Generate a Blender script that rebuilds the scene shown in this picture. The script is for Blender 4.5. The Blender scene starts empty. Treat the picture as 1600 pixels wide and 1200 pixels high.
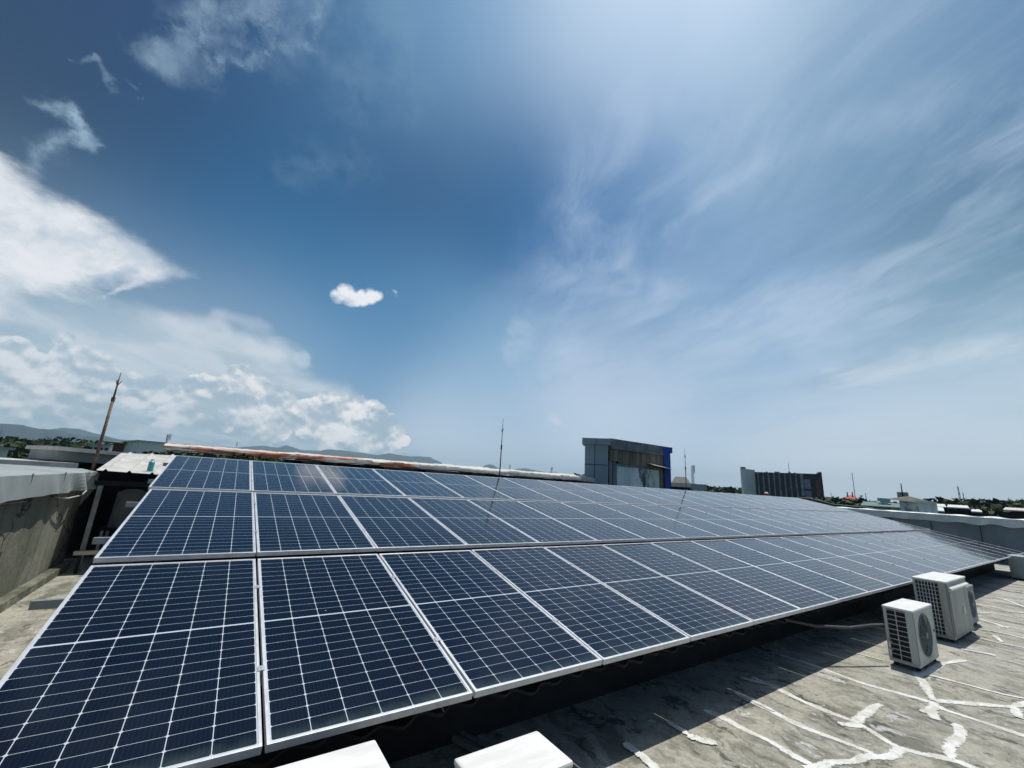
import bpy, math, random
from mathutils import Vector, Matrix
R = math.radians
random.seed(7)
sc = bpy.context.scene
col = sc.collection

# ------------------------------------------------------------------ camera
CAMH = 1.8
FWD = Vector((0.53523, 0.81144, 0.23474)).normalized()
RGT = Vector((0.82551, -0.56137, 0.05828)).normalized()
RGT = (RGT - FWD * RGT.dot(FWD)).normalized()
UPV = RGT.cross(FWD).normalized()
FPX = 643.7
cd = bpy.data.cameras.new('camera')
cam = bpy.data.objects.new('camera', cd)
col.objects.link(cam)
cam.matrix_world = Matrix((
    (RGT.x, UPV.x, -FWD.x, 0), (RGT.y, UPV.y, -FWD.y, 0),
    (RGT.z, UPV.z, -FWD.z, CAMH), (0, 0, 0, 1)))
cd.sensor_width = 36
cd.lens = FPX / 1600 * 36
cd.clip_start = .05
cd.clip_end = 60000
sc.camera = cam
EYE = Vector((0, 0, CAMH))


def ray(x, y):
    """direction of a point measured in the 1600 x 1200 photograph"""
    return (FWD + RGT * ((x - 800) / FPX) - UPV * ((y - 600) / FPX)).normalized()


def at(x, y, d):
    """world point seen at x, y at horizontal distance d"""
    r = ray(x, y)
    return EYE + r * (d / math.hypot(r.x, r.y))


def on_z(x, y, z=0.):
    r = ray(x, y)
    return EYE + r * ((z - CAMH) / r.z)


# ------------------------------------------------------------------ sun + view
SUNV = Vector((.30, .09, 1.0)).normalized()
ld = bpy.data.lights.new('sun', 'SUN')
ld.energy = 4.0
ld.angle = R(.53)
ld.color = (1, .965, .90)
lo = bpy.data.objects.new('sun', ld)
lo.rotation_euler = SUNV.to_track_quat('Z', 'Y').to_euler()
lo.location = (0, 0, 30)
col.objects.link(lo)
sc.view_settings.view_transform = 'Standard'
sc.view_settings.look = 'None'
sc.view_settings.exposure = 0
sc.view_settings.gamma = 1
sc.render.resolution_x = 1024
sc.render.resolution_y = 768
sc.render.engine = 'CYCLES'


# ------------------------------------------------------------------ node helper
class NT:
    def __init__(s, tree):
        s.t = tree

    def n(s, typ, **kw):
        x = s.t.nodes.new(typ)
        for k, v in kw.items():
            setattr(x, k, v)
        return x

    def put(s, sock, v):
        if v is None:
            return
        if hasattr(v, 'is_output') or isinstance(v, bpy.types.NodeSocket):
            s.t.links.new(v, sock)
        else:
            if isinstance(v, (tuple, list, Vector)) and sock.type == 'RGBA' and len(v) == 3:
                v = (*v, 1)
            sock.default_value = v

    def m(s, op, a, b=None, c=None, clamp=False):
        x = s.n('ShaderNodeMath', operation=op, use_clamp=clamp)
        for i, v in enumerate((a, b, c)):
            s.put(x.inputs[i], v)
        return x.outputs[0]

    def v(s, op, a, b=None, out=0):
        x = s.n('ShaderNodeVectorMath', operation=op)
        s.put(x.inputs[0], a)
        if b is not None:
            if op == 'SCALE':
                s.put(x.inputs[3], b)
            else:
                s.put(x.inputs[1], b)
        return x.outputs[out]

    def dot(s, a, b):
        return s.v('DOT_PRODUCT', a, b, 1)

    def ss(s, x, lo, hi):
        """smoothstep"""
        k = s.n('ShaderNodeMapRange', interpolation_type='SMOOTHSTEP')
        s.put(k.inputs[0], x)
        k.inputs[1].default_value = lo
        k.inputs[2].default_value = hi
        k.inputs[3].default_value = 0
        k.inputs[4].default_value = 1
        return k.outputs[0]

    def lin(s, x, a, b, c=0., d=1.):
        k = s.n('ShaderNodeMapRange')
        s.put(k.inputs[0], x)
        for i, q in enumerate((a, b, c, d)):
            k.inputs[i + 1].default_value = q
        return k.outputs[0]

    def noise(s, vec, scale, detail=4, rough=.55, dist=0., color=False):
        x = s.n('ShaderNodeTexNoise')
        s.put(x.inputs['Vector'], vec)
        x.inputs['Scale'].default_value = scale
        x.inputs['Detail'].default_value = detail
        x.inputs['Roughness'].default_value = rough
        x.inputs['Distortion'].default_value = dist
        return x.outputs[1 if color else 0]

    def mix(s, f, a, b, blend='MIX'):
        x = s.n('ShaderNodeMix', data_type='RGBA', blend_type=blend)
        s.put(x.inputs[0], f)
        s.put(x.inputs[6], a)
        s.put(x.inputs[7], b)
        return x.outputs[2]

    def xyz(s, v):
        x = s.n('ShaderNodeSeparateXYZ')
        s.put(x.inputs[0], v)
        return x.outputs

    def cmb(s, a, b, c):
        x = s.n('ShaderNodeCombineXYZ')
        for i, q in enumerate((a, b, c)):
            s.put(x.inputs[i], q)
        return x.outputs[0]

    def map(s, vec, scale=(1, 1, 1), rot=(0, 0, 0), loc=(0, 0, 0)):
        x = s.n('ShaderNodeMapping')
        s.put(x.inputs[0], vec)
        x.inputs[1].default_value = loc
        x.inputs[2].default_value = rot
        x.inputs[3].default_value = scale
        return x.outputs[0]

    def ramp(s, f, stops, interp='LINEAR'):
        x = s.n('ShaderNodeValToRGB')
        s.put(x.inputs[0], f)
        e = x.color_ramp
        e.interpolation = interp
        while len(e.elements) < len(stops):
            e.elements.new(.5)
        for q, (p, c) in zip(e.elements, stops):
            q.position = p
            q.color = (*c, 1) if len(c) == 3 else c
        return x.outputs[0]


def srgb(*c):
    return tuple(((x / 255 + .055) / 1.055) ** 2.4 if x > 10 else x / 255 / 12.92 for x in c)


# ------------------------------------------------------------------ sky
# clear-air and veil tones by direction (sight line, sRGB)
TONES = [(0, 0, 30.0, 62.0, 100.0),
         (150, 60, 34.0, 70.0, 110.0),
         (60, 220, -0.2, -0.2, -0.2),
         (300, 230, -0.2, 65.0, 112.4),
         (500, 170, 46.1, 111.9, 154.7),
         (420, 40, -0.2, -0.2, 87.8),
         (600, 60, 96.9, 152.9, 192.6),
         (600, 250, -0.2, 57.2, 112.4),
         (450, 380, -0.2, 98.1, 145.9),
         (750, 80, 130.5, 169.6, 207.7),
         (780, 280, -0.2, 81.6, 129.5),
         (950, 20, 203.3, 225.6, 247.1),
         (1100, 20, 227.4, 250.5, 270.1),
         (1000, 180, 99.1, 145.1, 191.5),
         (1250, 150, 129.3, 165.6, 195.9),
         (1400, 60, 136.8, 173.0, 203.5),
         (1590, 30, 98.1, 132.8, 172.0),
         (1550, 200, -0.2, 103.1, 157.6),
         (1350, 280, 146.5, 180.2, 209.2),
         (1550, 350, -0.2, -0.2, -0.2),
         (900, 350, 27.7, 105.1, 168.9),
         (650, 480, 69.7, 128.6, 174.1),
         (1000, 470, 137.3, 171.5, 206.5),
         (1250, 480, 136.7, 169.2, 211.4),
         (1560, 430, 121.1, 180.1, 211.0),
         (1200, 570, 152.2, 191.3, 218.1),
         (1550, 580, 197.5, 222.0, 236.5),
         (750, 600, 133.4, 178.7, 213.0),
         (300, 400, -0.2, 99.0, 159.4),
         (500, 560, 88.1, 149.6, 198.2),
         (960, 660, 203.0, 218.4, 237.7),
         (1300, 700, 233.7, 240.4, 251.2),
         (1590, 740, 224.0, 230.3, 239.5),
         (700, 700, 216.8, 227.6, 242.5),
         (60, 560, 160.0, 186.0, 203.0),
         (330, 560, 165.0, 190.0, 208.0),
         (400, 650, 168.0, 190.0, 206.0),
         (80, 670, 160.0, 184.0, 198.0),
         (60, 400, 120.0, 155.0, 185.0)]
BACK = []


def build_world():
    w = bpy.data.worlds.new('World')
    sc.world = w
    w.use_nodes = True
    t = w.node_tree
    t.nodes.clear()
    N = NT(t)
    d = N.n('ShaderNodeTexCoord').outputs['Generated']
    d = N.v('NORMALIZE', d)
    sky = N.n('ShaderNodeTexSky', sky_type='NISHITA')
    sky.sun_disc = False
    sky.sun_elevation = math.asin(SUNV.z)
    sky.sun_rotation = math.atan2(SUNV.x, SUNV.y)
    sky.altitude = 100
    sky.dust_density = 1.6
    sky.ozone_density = 1.5
    base = N.v('SCALE', sky.outputs[0], SKYSTR)
    z = N.xyz(d)[2]
    s3 = N.xyz(d)
    # smooth tones
    acc = None
    wsum = None
    pts = [(ray(x, y), srgb(r, g, b)) for x, y, r, g, b in TONES] + [(Vector(v).normalized(), srgb(*c)) for v, c in BACK]
    w0 = N.v('SUBTRACT', N.noise(d, 1.8, 3, .5, color=True), (.5, .5, .5))
    ds = N.v('NORMALIZE', N.v('ADD', d, N.v('SCALE', w0, .10)))
    for v, c in pts:
        dt = N.dot(ds, v)
        e = N.m('EXPONENT', N.m('MULTIPLY_ADD', dt, 66., -66.))
        e = N.m('ADD', e, 1e-9)
        k = N.n('ShaderNodeVectorMath', operation='MULTIPLY_ADD')
        N.put(k.inputs[0], N.cmb(e, e, e))
        N.put(k.inputs[1], tuple(c))
        N.put(k.inputs[2], acc if acc is not None else (0, 0, 0))
        acc = k.outputs[0]
        wsum = e if wsum is None else N.m('ADD', wsum, e)
    tone = N.v('DIVIDE', acc, N.cmb(wsum, wsum, wsum))
    tone = N.mix(.88, base, tone)
    # the rest of the sky, behind and beside the viewer: plain blue, bright round the sun
    rest = N.mix(N.ss(z, .0, .6), srgb(96, 128, 160), srgb(52, 90, 135))
    rest = N.mix(N.m('MULTIPLY', N.ss(N.dot(d, SUNV), .70, 1.), .9), rest, srgb(205, 220, 238))
    rest = N.mix(.80, base, rest)
    front = N.dot(d, FWD)
    fade = N.ss(front, .30, .50)
    base = N.mix(fade, rest, tone)
    # turbulence
    w1 = N.v('SUBTRACT', N.noise(d, 4., 3, .5, color=True), (.5, .5, .5))
    w2 = N.v('SUBTRACT', N.noise(d, 22., 4, .6, color=True), (.5, .5, .5))
    w3 = N.v('SUBTRACT', N.noise(d, 60., 4, .6, color=True), (.5, .5, .5))
    dw = N.v('ADD', d, N.v('SCALE', w1, .08))
    dw = N.v('ADD', dw, N.v('SCALE', w2, .030))
    # cloud plane coordinates, X along the wind
    zz = N.m('ADD', N.m('MAXIMUM', z, 0.), .08)
    plane = N.cmb(N.m('DIVIDE', s3[0], zz), N.m('DIVIDE', s3[1], zz), 0.)
    wind = ray(690, 690)
    pl = N.n('ShaderNodeVectorRotate', rotation_type='Z_AXIS')
    N.put(pl.inputs['Vector'], plane)
    pl.inputs['Angle'].default_value = -math.atan2(wind.y, wind.x)
    pl = pl.outputs[0]
    plw = N.v('ADD', pl, N.v('SCALE', N.v('SUBTRACT', N.noise(pl, .8, 3, .55, color=True), (.5, .5, .5)), .9))
    streak = N.noise(N.map(plw, (.50, 1.15, 1)), 1.4, 6, .58)
    fine = N.noise(N.map(plw, (.85, 2.3, 1)), 1.9, 7, .64)
    st = N.m('ADD', N.m('MULTIPLY', streak, .65), N.m('MULTIPLY', fine, .35))
    up = Vector((0, 0, 1))

    def half(p, q, lo, hi, vec=dw):
        n = ray(*q).cross(ray(*p)).normalized()
        mid = ray((p[0] + q[0]) / 2 - (q[1] - p[1]) * .3, (p[1] + q[1]) / 2 + (q[0] - p[0]) * .3)
        if n.dot(mid) < 0:
            n = -n
        return N.ss(N.dot(vec, n), lo, hi)

    def spot(p, r0, r1, vec=dw):
        return N.ss(N.dot(vec, ray(*p)), math.cos(R(r1)), math.cos(R(r0)))

    def over(bg, colr, a):
        return N.mix(a, bg, colr)

    def layer(bg, c_):
        return N.mix(N.m('MULTIPLY', fade, N.ss(z, -.03, -.005)), bg, c_)

    def seg(p, q, wpx, vec=dw, hard=.0):
        """soft capsule between two directions; wpx half width in photo pixels at its middle"""
        a, b = ray(*p), ray(*q)
        ab = b - a
        m_ = ray((p[0] + q[0]) / 2, (p[1] + q[1]) / 2)
        ww = m_.angle(ray((p[0] + q[0]) / 2 + wpx * .7, (p[1] + q[1]) / 2 + wpx * .7))
        t_ = N.m('MULTIPLY', N.dot(N.v('SUBTRACT', vec, a), ab), 1 / ab.length_squared, clamp=True)
        k = N.n('ShaderNodeVectorMath', operation='SCALE')
        N.put(k.inputs[0], ab)
        N.put(k.inputs[3], t_)
        dist = N.v('DISTANCE', vec, N.v('ADD', k.outputs[0], a), 1)
        return N.m('SUBTRACT', 1., N.ss(dist, ww * hard, ww))

    c = base
    # 1 thin veil to the right
    side = half((640, 900), (850, 80), -.02, .30)
    side = N.m('MULTIPLY', side, N.ss(z, .06, .36))
    c = over(c, srgb(192, 210, 232), N.m('MULTIPLY', N.m('MULTIPLY', side, N.ss(st, .45, .64)), .55))
    c = over(c, srgb(82, 126, 164), N.m('MULTIPLY', N.m('MULTIPLY', side, N.m('SUBTRACT', 1., N.ss(st, .30, .50))), .36))
    wisp = N.lin(fine, .36, .62, .10, 1.25)
    for p, q, w_, a_, cc in (((1640, 530), (1300, 590), 42, .55, (214, 226, 236)), ((1600, 590), (1080, 600), 34, .35, (195, 212, 230)),
                             ((1380, 480), (1230, 535), 26, .55, (200, 217, 238)), ((1290, 460), (1080, 520), 60, .30, (188, 206, 230)),
                             ((1180, 255), (960, 410), 18, .38, (178, 200, 226)), ((1440, 150), (1090, 300), 50, .32, (175, 198, 222)),
                             ((1620, 290), (1500, 345), 26, .35, (150, 182, 205)), ((1560, 395), (1380, 440), 16, .35, (150, 182, 208)),
                             ((1050, 40), (900, 330), 75, .30, (178, 200, 228)), ((1130, 250), (860, 440), 60, .22, (165, 190, 222)),
                             ((1000, 560), (880, 545), 34, .25, (180, 202, 226)),
                             ((1500, 700), (1200, 690), 40, .3, (195, 212, 224))):
        c = over(c, srgb(*cc), N.m('MULTIPLY', N.m('MULTIPLY', seg(p, q, w_), wisp), a_))
    cright = c
    c = base
    # 2 wisps high on the left
    wn = N.lin(N.noise(N.v('ADD', d, N.v('SCALE', w2, .05)), 13., 7, .62), .38, .62, .0, 1.15, )
    dv = N.v('ADD', N.v('ADD', d, N.v('SCALE', w1, .07)), N.v('SCALE', w2, .075))
    for p, q, w_, a_ in (((345, 112), (425, 92), 15, .55), ((425, 92), (475, 52), 15, .50), ((475, 52), (505, -20), 15, .42), ((330, 50), (400, 30), 48, .42),
                         ((440, 60), (430, 0), 46, .34), ((230, 90), (320, 60), 26, .40), ((310, 40), (320, -10), 26, .35), ((118, 118), (165, 118), 9, .50), ((160, 115), (188, 148), 9, .50),
                         ((90, 172), (122, 190), 17, .75), ((122, 190), (140, 218), 14, .60), ((55, 238), (132, 226), 18, .62), ((55, 255), (85, 250), 18, .35),
                         ((42, 145), (70, 160), 8, .3), ((250, 110), (340, 130), 24, .25), ((520, 60), (560, 150), 40, .14), ((600, 20), (640, 140), 50, .12), ((460, 255), (560, 262), 26, .15), ((215, 148), (226, 154), 5, .3)):
        c = over(c, srgb(158, 186, 208), N.m('MULTIPLY', N.m('MULTIPLY', seg(p, q, w_ * 2.0, dv), wn), a_ * 1.15))
    # 3 sheet behind the left cumulus
    lw = N.noise(N.map(plw, (.9, 1.6, 1), rot=(0, 0, .9)), 1.2, 6, .58)
    def plane0(p, q_, inside):
        n = ray(*q_).cross(ray(*p)).normalized()
        if n.dot(ray(*inside)) < 0:
            n = -n
        return N.dot(d, n)
    shf_ = N.m('SMOOTH_MIN', plane0((150, 462), (440, 522), (200, 600)), plane0((415, 500), (655, 702), (200, 600)), .03)
    shf_ = N.m('ADD', shf_, N.m('MULTIPLY', N.m('SUBTRACT', N.noise(N.map(plw, (.8, 2.2, 1), rot=(0, 0, .9)), 1.6, 8, .6), .5), .12))
    sh = N.ss(shf_, -.012, .040)
    c = over(c, N.mix(N.ss(lw, .36, .62), srgb(164, 188, 206), srgb(200, 213, 225)), N.m('MULTIPLY', sh, .93))
    for p, q, w_, a_ in (((-30, 448), (120, 520), 26, .8), ((120, 520), (420, 555), 34, .75), ((340, 502), (420, 520), 13, .45), ((240, 505), (350, 520), 22, .6),
                         ((420, 555), (440, 575), 14, .6), ((400, 590), (540, 605), 18, .5), ((200, 560), (400, 590), 40, .35)):
        c = over(c, srgb(212, 220, 230), N.m('MULTIPLY', N.m('MULTIPLY', seg(p, q, w_ * 1.3), N.lin(lw, .34, .62, .4, 1.)), a_))
    # 4 the great white wedge
    dq = N.v('ADD', dw, N.v('SCALE', w3, .012))
    edge_n = N.m('MULTIPLY', N.m('SUBTRACT', N.noise(N.map(d, (1, 1, 1.8)), 9., 8, .62), .5), .10)

    def plane_d(p, q_, inside):
        n = ray(*q_).cross(ray(*p)).normalized()
        if n.dot(ray(*inside)) < 0:
            n = -n
        return N.dot(d, n)
    fld = N.m('SMOOTH_MIN', plane_d((-20, 222), (296, 424), (60, 400)), plane_d((296, 432), (0, 492), (60, 400)), .02)
    fld = N.m('ADD', fld, edge_n)
    wedge = N.m('MULTIPLY', N.ss(fld, -.010, .030), .97)
    wc = N.mix(N.ss(N.noise(N.map(dw, (1, 1, 1.8)), 6., 8, .64), .36, .60), srgb(196, 209, 221), srgb(240, 242, 246))
    c = over(c, wc, wedge)
    c = over(c, srgb(140, 172, 200), N.m('MULTIPLY', seg((165, 440), (215, 432), 16), .55))
    c = over(c, srgb(150, 178, 204), N.m('MULTIPLY', seg((60, 440), (140, 475), 10), .45))
    c = over(c, srgb(215, 224, 234), N.m('MULTIPLY', seg((180, 458), (235, 443), 10), .8))
    # 5 cumulus: billowing edge, tops lit from above, grey feet
    dd_ = .011

    def texture(vec):
        vv = N.v('ADD', vec, N.v('SCALE', w3, .006))
        out = None
        v1 = N.n('ShaderNodeTexVoronoi', feature='F1')
        N.put(v1.inputs['Vector'], vv)
        v1.inputs['Scale'].default_value = 52.
        out = N.m('MULTIPLY', N.m('SUBTRACT', .42, v1.outputs[0]), .38)
        return N.m('ADD', out, N.m('MULTIPLY', N.m('SUBTRACT', N.noise(vv, 19., 6, .62), .5), 1.7))
    tex = texture(d)
    dup = N.v('ADD', d, up * dd_)
    broad = N.noise(N.map(d, (1, 1, 1.6)), 13., 3, .5)
    emboss = N.m('SUBTRACT', tex, texture(dup))

    def cumulus(c, blobs, amp, white, grey, alpha=1., sharp=.30, lo=-.05, hi=.45, flat=None):
        f = None
        for (x, y, r) in blobs:
            a = ray(x, y)
            rr = a.angle(ray(x + r, y)) * 1.3
            k_ = 2 / rr ** 2
            q = N.m('MULTIPLY_ADD', N.dot(d, a), k_, 1. - k_)
            f = q if f is None else N.m('MAXIMUM', f, q)
        g = N.m('ADD', f, N.m('MULTIPLY', tex, amp))
        mask = N.ss(g, 0., sharp)
        if flat:
            mask = N.m('MULTIPLY', mask, half(flat[0], flat[1], -.010, .035, dw))
        lit = N.ss(N.m('ADD', N.m('MULTIPLY', emboss, amp * .85), N.m('MULTIPLY_ADD', broad, 1.5, -.62)), lo, hi)
        return over(c, N.mix(lit, grey, white), N.m('MULTIPLY', mask, N.lin(lit, 0, 1, .72 * alpha, alpha)))
    W = srgb(240, 240, 243)
    G = srgb(168, 188, 204)
    c = cumulus(c, [(30, 600, 40), (20, 552, 34), (100, 530, 16), (110, 560, 30), (140, 590, 46), (170, 610, 36), (70, 600, 60), (210, 612, 34), (245, 610, 26), (262, 640, 34), (60, 625, 50)], .95, srgb(228, 232, 238), srgb(168, 189, 204), .95, .32, -.08, .38)
    c = cumulus(c, [(40, 605, 24), (80, 622, 30), (120, 628, 30), (150, 640, 26), (10, 615, 26), (30, 640, 40), (100, 655, 40)], .9, srgb(232, 234, 238), srgb(170, 190, 204), .95, .32)
    c = cumulus(c, [(300, 605, 18), (318, 612, 26), (350, 612, 22), (378, 594, 24), (398, 602, 18), (385, 622, 32), (412, 626, 30), (440, 640, 26), (350, 635, 40), (420, 655, 36)], .8, W, G, 1., .25)
    c = cumulus(c, [(505, 628, 16), (512, 640, 26), (540, 640, 20), (555, 648, 26), (580, 652, 24), (600, 668, 20), (620, 680, 14), (632, 688, 8), (490, 652, 30), (540, 675, 40), (580, 685, 40), (430, 662, 26)], .7, srgb(248, 247, 248), G, 1., .20)
    c = cumulus(c, [(385, 658, 14), (405, 656, 12), (440, 660, 22), (300, 660, 24), (200, 668, 30), (395, 686, 14), (120, 680, 36)], 1.0, srgb(214, 222, 229), G, .7, .7)
    wc2 = (-.45, .35)
    c = cumulus(c, [(540, 457, 14), (527, 463, 11), (548, 467, 12), (557, 467, 11), (567, 466, 12), (579, 463, 12), (589, 462, 9)], .95, srgb(244, 246, 250), srgb(170, 192, 220), .97, .75, *wc2)
    c = over(c, srgb(205, 216, 234), N.m('MULTIPLY', N.m('MULTIPLY', seg((606, 462), (617, 460), 6, dv), N.ss(tex, -.12, .25)), .75))
    c = over(c, srgb(170, 192, 218), N.m('MULTIPLY', N.m('MULTIPLY', seg((530, 474), (590, 472), 12, dv), N.ss(tex, -.2, .3)), .35))
    c = cumulus(c, [(471, 562, 15), (440, 570, 8)], .7, srgb(205, 218, 232), srgb(165, 190, 212), .6, .9, *wc2)
    cright = cumulus(cright, [(864, 653, 9), (871, 658, 7)], .7, srgb(215, 225, 238), srgb(185, 205, 225), .75, .9, *wc2)
    cright = cumulus(cright, [(808, 515, 20), (815, 535, 26), (800, 545, 22)], 1.0, srgb(180, 202, 224), srgb(160, 186, 212), .5, 1.2, *wc2)
    def shade(c_):
        c_ = N.mix(N.ss(z, -.05, -.004), srgb(120, 135, 135), c_)
        bg = N.n('ShaderNodeBackground')
        N.put(bg.inputs[0], c_)
        bg.inputs[1].default_value = 1.
        return bg.outputs[0]

    def pick(f, a_, b_):
        x = N.n('ShaderNodeMixShader')
        N.put(x.inputs[0], f)
        t.links.new(a_, x.inputs[1])
        t.links.new(b_, x.inputs[2])
        return x.outputs[0]
    nsp = ray(760, 0).cross(ray(660, 900)).normalized()
    if nsp.dot(ray(1200, 400)) < 0:
        nsp = -nsp
    isright = N.m('GREATER_THAN', N.dot(d, nsp), 0.)
    infront = N.m('MULTIPLY', N.m('GREATER_THAN', front, .30), N.m('GREATER_THAN', z, -.05))
    view = pick(isright, shade(layer(base, c)), shade(layer(base, cright)))
    out = N.n('ShaderNodeOutputWorld')
    t.links.new(pick(infront, shade(rest), view), out.inputs[0])
    w.cycles.sampling_method = 'MANUAL'
    w.cycles.sample_map_resolution = 256


SKYSTR = .10
build_world()


# ------------------------------------------------------------------ materials
def mat(name):
    m = bpy.data.materials.new(name)
    m.use_nodes = True
    t = m.node_tree
    b = t.nodes['Principled BSDF']
    return m, NT(t), b


def simple(name, c1, c2=None, scale=6., rough=.7, metal=0., bump=.0, stretch=(1, 1, 1), lo=.35, hi=.65, detail=6, coat=0., bumpscale=None, spec=.5, third=None, third_at=(.55, .7), third_scale=None):
    m, N, b = mat(name)
    co = N.n('ShaderNodeTexCoord').outputs['Object']
    v = N.map(co, stretch)
    c2 = c2 or tuple(x * .8 for x in c1)
    f = N.noise(v, scale, detail, .62)
    c = N.mix(N.ss(f, lo, hi), c1, c2)
    if third:
        f3 = N.noise(N.map(co, stretch, loc=(7, 3, 5)), third_scale or scale * .6, 7, .65)
        c = N.mix(N.ss(f3, *third_at), c, third)
    N.put(b.inputs['Base Color'], c)
    b.inputs['Roughness'].default_value = rough
    b.inputs['Metallic'].default_value = metal
    b.inputs['Specular IOR Level'].default_value = spec
    if coat:
        b.inputs['Coat Weight'].default_value = coat
    if bump:
        bp = N.n('ShaderNodeBump')
        bp.inputs['Strength'].default_value = bump
        bp.inputs['Distance'].default_value = .02
        N.put(bp.inputs['Height'], N.noise(v, bumpscale or scale * 4, 6, .65))
        N.put(b.inputs['Normal'], bp.outputs[0])
    return m


def mat_deck():
    m, N, b = mat('weathered_roof_concrete')
    co = N.n('ShaderNodeTexCoord').outputs['Object']
    cw = N.v('ADD', co, N.v('SCALE', N.v('SUBTRACT', N.noise(co, 1.4, 4, .6, color=True), (.5, .5, .5)), .5))
    big = N.noise(co, .55, 5, .6)
    run = N.noise(N.map(cw, (2.0, .75, 1)), 1.3, 9, .70)           # damp stains drawn out along the fall of the roof
    run2 = N.noise(N.map(cw, (3.2, 1.0, 1), loc=(3, 9, 1)), 1.5, 9, .72)
    grit = N.noise(co, 30., 7, .75)
    mid = N.noise(cw, 4.2, 9, .72)
    mould = N.noise(N.map(cw, (1.3, .8, 1), loc=(1, 4, 2)), 3.2, 9, .74)
    c = N.mix(N.ss(big, .35, .68), (.50, .47, .385), (.40, .385, .315))
    c = N.mix(N.ss(mid, .44, .62), c, (.28, .27, .215))
    c = N.mix(N.m('MULTIPLY', N.ss(run, .50, .62), .75), c, (.125, .125, .095))
    c = N.mix(N.m('MULTIPLY', N.ss(mould, .55, .62), .85), c, (.050, .055, .048))
    c = N.mix(N.m('MULTIPLY', N.ss(run2, .56, .66), .75), c, (.58, .57, .53))
    farx = N.lin(N.xyz(co)[0], 5., 11., 0., 1.)
    run3 = N.noise(N.map(cw, (2.6, .5, 1), loc=(5, 2, 8)), 1.7, 8, .68)
    c = N.mix(N.m('MULTIPLY', N.m('MULTIPLY', N.ss(run3, .48, .57), farx), .75), c, (.56, .55, .52))
    c = N.mix(N.m('MULTIPLY', N.ss(N.noise(co, 1.7, 6, .7), .61, .70), .35), c, (.40, .34, .26))
    c = N.mix(N.m('MULTIPLY', N.ss(N.noise(cw, 2.9, 9, .75), .59, .64), .9), c, (.64, .64, .62))
    c = N.mix(N.lin(grit, .35, .7, 0., .55), c, (.085, .085, .075))
    # the same stain mix carries on under the array
    N.put(b.inputs['Base Color'], c)
    b.inputs['Roughness'].default_value = .9
    b.inputs['Specular IOR Level'].default_value = .25
    bp = N.n('ShaderNodeBump')
    bp.inputs['Strength'].default_value = .55
    bp.inputs['Distance'].default_value = .012
    N.put(bp.inputs['Height'], N.m('ADD', grit, N.m('MULTIPLY', mid, .8)))
    N.put(b.inputs['Normal'], bp.outputs[0])
    return m


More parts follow.
